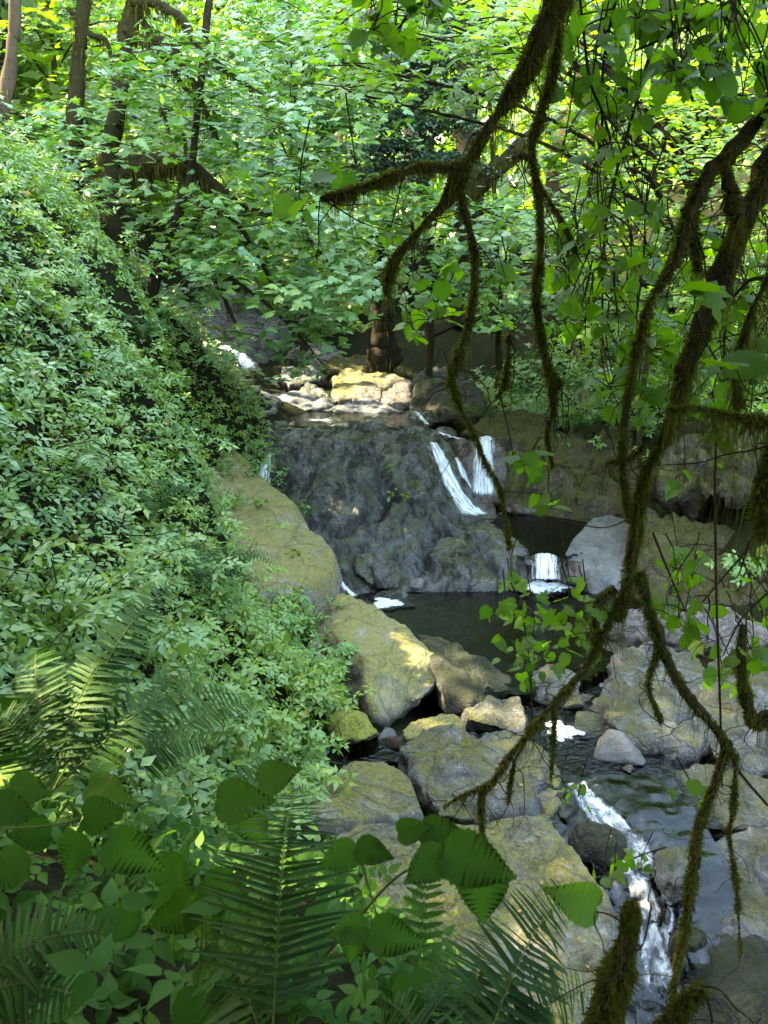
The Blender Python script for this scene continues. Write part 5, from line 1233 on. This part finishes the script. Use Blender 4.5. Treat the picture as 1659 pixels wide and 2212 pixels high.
mossy_branch('thick moss-hung branch forking down from the top right of centre', at(1215, -60, Ya), [
    [(1500, -1500, Ya + .3, 90), (1330, -700, Ya + .1, 76), (1240, -230, Ya, 66), (1215, -60, Ya, 60), (1185, 40, Ya, 56), (1140, 150, Ya, 48), (1095, 215, Ya, 38), (1050, 280, Ya, 34), (1015, 335, Ya, 36), (992, 375, Ya, 44), (985, 405, Ya, 48)],
    [(1005, 358, Ya, 30), (960, 362, Ya, 26), (900, 362, Ya - .05, 22), (850, 378, Ya - .1, 20), (790, 402, Ya - .12, 20), (740, 418, Ya - .15, 20), (692, 428, Ya - .15, 16)],
    [(985, 395, Ya, 44), (960, 440, Ya, 34), (925, 475, Ya, 26), (890, 515, Ya, 24), (855, 560, Ya, 24), (840, 600, Ya, 24), (835, 640, Ya, 14)],
    [(988, 400, Ya, 34), (1000, 450, Ya, 24), (1018, 510, Ya, 22), (1028, 570, Ya, 24), (1022, 650, Ya, 22), (1005, 730, Ya, 26), (978, 800, Ya, 28), (972, 835, Ya, 20)],
    [(975, 820, Ya, 12), (995, 880, Ya, 8), (1025, 940, Ya, 8), (1050, 1000, Ya, 7), (1080, 1055, Ya, 5), (1092, 1120, Ya, 4), (1102, 1185, Ya, 3)]],
    [(645, 440, 2.6, 4, 26, 55), (845, 490, 2.6, 5, 34, 50), (940, 600, 3.0, 10, 60, 42), (930, 690, 3.0, 14, 60, 46), (960, 640, 3.0, 8, 50, 44), (1085, 600, 2.9, 5, 40, 44), (1075, 670, 3.0, 5, 40, 40), (770, 360, 3.0, 6, 60, 44), (1150, 1010, 2.7, 7, 45, 44), (1185, 1075, 2.7, 5, 34, 46), (1110, 990, 2.8, 3, 30, 36)],
    [[(692, 428, Ya - .15, 5), (730, 450, 2.6, 4), (780, 480, 2.6, 3), (840, 500, 2.6, 2)], [(985, 640, 2.9, 4), (940, 620, 3.0, 3), (890, 640, 3.0, 2)], [(1080, 1060, Ya, 4), (1130, 1065, 2.7, 3), (1190, 1070, 2.7, 2)]], hang=.12)
mossy_branch('slimmer mossy branch hanging straight down right of the forked one', at(1222, -60, 2.9), [
    [(1480, -1400, 3.1, 44), (1310, -650, 3.0, 36), (1240, -220, 2.9, 29), (1222, -60, 2.9, 26), (1210, 60, 2.9, 24), (1190, 170, 2.9, 22), (1162, 260, 2.9, 22), (1148, 320, 2.9, 20), (1158, 390, 2.9, 20), (1168, 470, 2.9, 22), (1165, 560, 2.9, 24), (1158, 640, 2.9, 22), (1165, 700, 2.9, 18), (1178, 770, 2.9, 18), (1190, 810, 2.9, 30), (1215, 830, 2.9, 26)],
    [(1152, 335, 2.9, 12), (1125, 340, 2.9, 16), (1105, 342, 2.9, 12)],
    [(1165, 400, 2.9, 9), (1190, 440, 2.9, 8), (1215, 480, 2.9, 8), (1235, 520, 2.9, 5), (1245, 545, 2.9, 3)],
    [(1190, 810, 2.9, 18), (1195, 870, 2.9, 6), (1182, 940, 2.9, 5), (1195, 1010, 2.9, 4)],
    [(1100, 720, 3.0, 7), (1096, 780, 3.0, 8), (1090, 840, 3.0, 4)]],
    [(1230, 620, 3.1, 6, 40, 42), (1250, 680, 3.0, 7, 45, 46), (1300, 560, 3.1, 7, 50, 44), (1220, 540, 3.1, 4, 40, 40)],
    [[(1250, -20, 3.0, 6), (1262, 90, 3.0, 6), (1275, 180, 3.0, 6), (1300, 240, 3.0, 5), (1318, 300, 3.0, 5)], [(1440, 300, 3.2, 4), (1400, 420, 3.2, 4), (1390, 560, 3.2, 4), (1375, 680, 3.2, 4)]], hang=.10)
Yc = 2.6
mossy_branch('thick leaning mossy trunk at the right with many hanging side branches', at(1720, 240, Yc), [
    [(2450, -1300, Yc + .2, 120), (2050, -350, Yc + .2, 104), (1800, 120, Yc + .1, 96), (1700, 300, Yc + .1, 90), (1650, 390, Yc + .1, 84), (1600, 490, Yc + .1, 80), (1565, 590, Yc + .1, 74), (1525, 690, Yc + .05, 58), (1485, 790, Yc, 50), (1455, 900, Yc, 38), (1420, 970, Yc, 32), (1390, 1040, Yc, 32), (1378, 1120, Yc, 36), (1366, 1200, Yc, 32), (1352, 1280, Yc, 28), (1335, 1340, Yc, 26)],
    [(2250, -700, Yc, 60), (1900, -80, Yc, 48), (1700, 170, Yc, 40), (1655, 230, Yc, 38), (1605, 300, Yc, 36), (1560, 350, Yc, 40), (1520, 390, Yc, 40), (1495, 450, Yc, 36), (1470, 520, Yc, 34), (1440, 590, Yc, 28), (1405, 650, Yc, 24), (1385, 720, Yc, 20), (1362, 830, Yc, 18), (1345, 960, Yc, 18), (1350, 1060, Yc, 22), (1358, 1130, Yc, 22)],
    [(1565, 350, Yc, 28), (1578, 410, Yc, 32), (1588, 470, Yc, 34), (1595, 510, Yc, 20)],
    [(1490, 470, Yc, 22), (1505, 540, Yc, 22), (1510, 590, Yc, 14)],
    [(1342, 1290, Yc, 24), (1305, 1370, Yc, 22), (1265, 1440, Yc, 22), (1215, 1500, Yc, 18), (1165, 1555, Yc, 16), (1120, 1610, Yc, 15), (1090, 1650, Yc, 18), (1065, 1690, Yc, 16), (1042, 1715, Yc, 18), (1040, 1770, Yc, 16), (1044, 1815, Yc, 8)],
    [(1068, 1688, Yc, 8), (1030, 1705, Yc, 8), (990, 1722, Yc, 6), (958, 1745, Yc, 4)],
    [(1330, 1270, Yc, 30), (1295, 1300, Yc, 34), (1285, 1360, Yc, 30), (1288, 1410, Yc, 14)],
    [(1380, 1240, Yc, 34), (1405, 1320, Yc, 30), (1430, 1400, Yc, 34), (1465, 1470, Yc, 36), (1510, 1530, Yc, 32), (1560, 1590, Yc, 34), (1590, 1640, Yc, 22)],
    [(1605, 1350, Yc, 22), (1602, 1430, Yc, 28), (1612, 1510, Yc, 40), (1630, 1560, Yc, 46), (1680, 1540, Yc, 36)],
    [(1575, 1600, Yc, 30), (1545, 1690, Yc, 26), (1510, 1790, Yc, 30), (1495, 1890, Yc, 34), (1480, 2000, Yc, 30), (1460, 2110, Yc, 24), (1440, 2250, Yc, 22)],
    [(1590, 1640, Yc, 10), (1585, 1750, Yc, 10), (1575, 1800, Yc, 5), (1590, 1900, Yc, 3), (1600, 2060, Yc, 2)],
    [(1395, 960, Yc, 12), (1360, 990, Yc, 9), (1310, 1000, Yc, 4)],
    [(1400, 1310, Yc, 14), (1420, 1400, Yc, 10), (1400, 1480, Yc, 8), (1430, 1560, Yc, 5)],
    [(1200, 1505, Yc, 8), (1195, 1600, Yc, 8), (1190, 1680, Yc, 5)],
    [(1140, 1590, Yc, 5), (1110, 1650, Yc, 4), (1098, 1735, Yc, 3)]],
    [(1480, 1320, 2.7, 8, 60, 48), (1530, 1380, 2.8, 6, 60, 46), (1620, 1400, 2.6, 7, 50, 50), (1460, 1230, 2.8, 6, 50, 44), (1560, 800, 1.7, 3, 50, 95), (1530, 640, 1.8, 3, 50, 85), (1400, 760, 3.0, 10, 70, 46), (1330, 740, 3.0, 8, 60, 44), (1320, 830, 3.0, 6, 55, 44),
     (1440, 640, 3.2, 10, 80, 40), (1600, 680, 3.0, 10, 70, 42), (1620, 830, 2.8, 8, 60, 46), (1480, 880, 3.0, 8, 60, 44), (1230, 1245, 3.0, 4, 40, 40), (1250, 1380, 2.9, 7, 50, 44), (1620, 1290, 2.7, 6, 60, 46), (1500, 1700, 2.7, 4, 50, 40), (1380, 850, 3.0, 6, 50, 44), (1560, 960, 2.8, 6, 60, 46), (1480, 1020, 2.9, 5, 50, 44)],
    [[(1548, 880, Yc, 5), (1545, 1100, Yc, 6), (1548, 1300, Yc, 6), (1555, 1500, Yc, 6), (1560, 1700, Yc, 4)], [(1659, 600, Yc, 10), (1620, 605, Yc, 8), (1585, 640, Yc, 6)], [(1659, 1280, Yc, 6), (1600, 1340, Yc, 5), (1560, 1420, Yc, 3)], [(1659, 1740, Yc, 8), (1600, 1670, Yc, 7), (1560, 1600, Yc, 8)],
     [(1410, 1150, Yc, 6), (1450, 1250, Yc, 5), (1480, 1320, Yc, 4)], [(1362, 1120, Yc, 4), (1300, 1140, Yc, 3), (1200, 1120, Yc, 2)]], hang=.13, dens=2000)
mossy_branch('curtain of pale hanging moss under a twig at the right', at(1700, 850, 2.4), [
    [(2100, 300, 2.5, 34), (1850, 760, 2.4, 26), (1700, 900, 2.4, 20), (1640, 905, 2.4, 16), (1570, 895, 2.4, 14), (1500, 880, 2.4, 12), (1440, 885, 2.4, 8)],
    [(1760, 430, 2.5, 14), (1640, 640, 2.5, 12), (1610, 720, 2.5, 12), (1590, 800, 2.5, 14), (1600, 880, 2.5, 14)]], hang=.45, dens=4200)
mossy_branch('near black clump of moss on a branch at the right edge', at(1720, 960, 1.5), [
    [(2300, 300, 1.7, 60), (1900, 760, 1.55, 54), (1720, 930, 1.5, 50), (1670, 960, 1.5, 56), (1652, 1020, 1.5, 46), (1650, 1090, 1.5, 30), (1648, 1150, 1.5, 10)]], hang=.10, dens=5000)
mossy_branch('stubby moss-covered branch end rising at the bottom right', at(1290, 2330, 1.2), [
    [(1260, 2330, 1.2, 130), (1300, 2230, 1.2, 120), (1325, 2140, 1.2, 100), (1345, 2060, 1.2, 84), (1356, 2000, 1.2, 72), (1362, 1962, 1.2, 50), (1364, 1950, 1.2, 20)],
    [(1320, 2330, 1.2, 100), (1400, 2250, 1.2, 80), (1470, 2180, 1.2, 60), (1520, 2130, 1.2, 20)]], hang=.03, dens=14000, thin=.55)
# leafy boughs whose twigs hang from a main stem
def bough(lab, reg, n, Y, lpx, stem, per=6, spr=46):
    cs = region(reg, n, *Y); pr = proj(cs); S_ = spline(np.array(stem, float), 60); tws = [[(a, b_, c, 9 - 6 * i / len(stem)) for i, (a, b_, c) in enumerate(stem)]]
    for k in range(n):
        u, v, y_ = pr[k, 0], pr[k, 1], cs[k][1]
        j = int(np.argmin((S_[:, 0] - u) ** 2 + (S_[:, 1] - (v - 120)) ** 2)); a = S_[j]
        tws.append([(a[0], a[1], a[2], 4), ((a[0] + u) / 2 + rng.uniform(-25, 25), (a[1] + v) / 2 - 25, (a[2] + y_) / 2, 3), (u, v - 12, y_, 2.2), (u + rng.uniform(-30, 30), v + 45, y_, 1.4)])
    mossy_branch(lab, at(stem[0][0], stem[0][1], stem[0][2]), [], [(pr[k, 0], pr[k, 1], cs[k][1], per, spr, lpx) for k in range(n)], tws, name='hazel_bough', cat='bough')
bough('curtain of leafy hazel twigs between the slim branch and the thick trunk', [(1200, 480), (1420, 420), (1420, 900), (1290, 880), (1200, 760)], 30, (2.9, 4.0), 40, [(1700, -900, 3.8), (1500, -200, 3.6), (1380, 200, 3.5), (1310, 480, 3.4), (1300, 760, 3.3)])
bough('leafy hazel twigs filling the gap at the right edge', [(1450, 480), (1700, 420), (1700, 960), (1480, 900)], 34, (2.8, 4.0), 42, [(2000, -900, 3.6), (1850, -100, 3.5), (1680, 350, 3.4), (1580, 620, 3.3), (1560, 850, 3.2)])
bough('sparse hazel twigs low over the right hand boulders', [(1400, 1180), (1700, 1150), (1700, 1480), (1450, 1480)], 11, (2.7, 3.4), 42, [(2100, 600, 3.0), (1850, 950, 3.0), (1650, 1150, 3.0), (1500, 1320, 3.0)])
# upright hazel shoots in front of the pool
for lab, stems, lv in [
    ('slender leafy hazel shoot in front of the dark pool', [[(1150, 1560, 3.2, 5), (1145, 1450, 3.2, 5), (1130, 1340, 3.2, 4), (1105, 1260, 3.2, 3)]],
     [(1105, 1250, 3.2, 3, 20, 52), (1120, 1300, 3.2, 5, 50, 50), (1090, 1315, 3.2, 4, 40, 46), (1150, 1330, 3.2, 4, 40, 50), (1105, 1355, 3.2, 5, 50, 46), (1150, 1390, 3.2, 6, 50, 46), (1120, 1420, 3.2, 6, 50, 42), (1180, 1420, 3.2, 5, 40, 42), (1150, 1460, 3.2, 5, 40, 38)]),
    ('leafy hazel shoot beside the thick mossy limb over the pool', [[(1330, 1330, 2.9, 5), (1280, 1310, 2.9, 4), (1230, 1330, 2.9, 3)]],
     [(1260, 1305, 2.9, 5, 45, 50), (1290, 1320, 2.9, 5, 40, 48), (1230, 1335, 2.9, 4, 30, 46), (1240, 1370, 3.0, 5, 40, 44)]),
    ('leafy twig low over the white rapids', [[(1440, 1830, 2.8, 5), (1380, 1850, 2.8, 4), (1320, 1880, 2.8, 3)]],
     [(1330, 1865, 2.8, 6, 40, 44), (1310, 1890, 2.8, 4, 30, 40), (1250, 1720, 3.2, 4, 45, 38), (1380, 1880, 2.8, 3, 30, 36)])]:
    mossy_branch(lab, at(*stems[0][0][:3]), [], [(a, b_, c, n_ + 2, d, e * .85) for a, b_, c, n_, d, e in lv], stems, name='hazel_shoot', cat='shrub')
# leafy hazel boughs across the top right
bough('hazel bough with dark overlapping leaves across the top right corner', [(1330, -30), (1700, -30), (1700, 260), (1500, 200), (1350, 160)], 34, (2.6, 3.6), 46, [(2200, -900, 3.1), (1900, -350, 3.1), (1650, -60, 3.1), (1480, 60, 3.1), (1370, 110, 3.1)])
bough('hazel bough with translucent leaves between the hanging branches', [(1180, -30), (1350, -30), (1420, 260), (1420, 440), (1280, 460), (1200, 300)], 34, (3.0, 4.0), 40, [(1600, -1000, 3.6), (1450, -350, 3.5), (1340, -40, 3.5), (1300, 180, 3.5), (1310, 400, 3.5)])
bough('hazel spray with backlit leaves at the top centre', [(780, -30), (1000, -30), (900, 80), (820, 120)], 9, (2.8, 3.4), 44, [(1300, -1000, 3.2), (1100, -350, 3.1), (960, -60, 3.1), (860, 60, 3.1)])
# small stones caught along the channel and pool edges
stone = None
for k, (u, v, z) in enumerate([(1270, 1510, -.1), (1300, 1480, 0), (1240, 1520, -.1), (1360, 1660, -.1), (1400, 1700, -.1), (1330, 1630, -.1), (1285, 1575, -.1), (1440, 1760, -.15), (1500, 1800, -.1), (1270, 1440, 0), (1330, 1400, .02), (1390, 1420, .05),
                               (875, 1272, .0), (900, 1268, .0), (925, 1270, .0), (980, 1268, .0), (840, 1282, 0), (1120, 1262, 0), (1250, 1262, 0), (1275, 1270, 0), (700, 1600, .02), (840, 1590, .02), (690, 1625, .02), (860, 1605, .02), (1080, 1110, .45), (1240, 1110, .45)]):
    p = atz(u, v, z); r = rng.uniform(.05, .15)
    pts = [tuple(p + rng.normal(0, 1, 3) * r * np.array([1, .9, .55])) for _ in range(14)]
    o = hull_rock('stone', 'small loose wet stone lying at the water edge', [], M[['dome', 'smooth', 'pale', 'brown'][k % 4]], vox=r / 5, smooth=3, n1=.015, n2=.006, seed=200 + k, extra=pts, cat='stone'); o['group'] = 'loose stones at the water edge'
# fallen leaves on the rocks
lf = thing('leaf_litter', 'scattered yellow and brown fallen leaves on the near rocks', 'leaves', at(900, 1850, 5)); lf['kind'] = 'stuff'
bpy.context.view_layer.update()
dg = bpy.context.evaluated_depsgraph_get(); P = []
for k in range(130):
    u, v = rng.uniform(640, 1340), rng.uniform(1560, 2180)
    d = Vector(ray(u, v)).normalized(); hit, loc, nrm, idx, ob, mt = SC.ray_cast(dg, Vector((0, 0, CAMZ)) + d * 3.0, d)
    if hit and ob.name.startswith(('rock', 'boulder')) and nrm.z > .5: P.append(np.array(loc) + np.array(nrm) * .012)
if P: leafset(lf, [SIMPLE], np.array(P), rots(len(P), .35), rng.uniform(.025, .06, len(P)), M['litter'], ind=len(P), name='leaf')
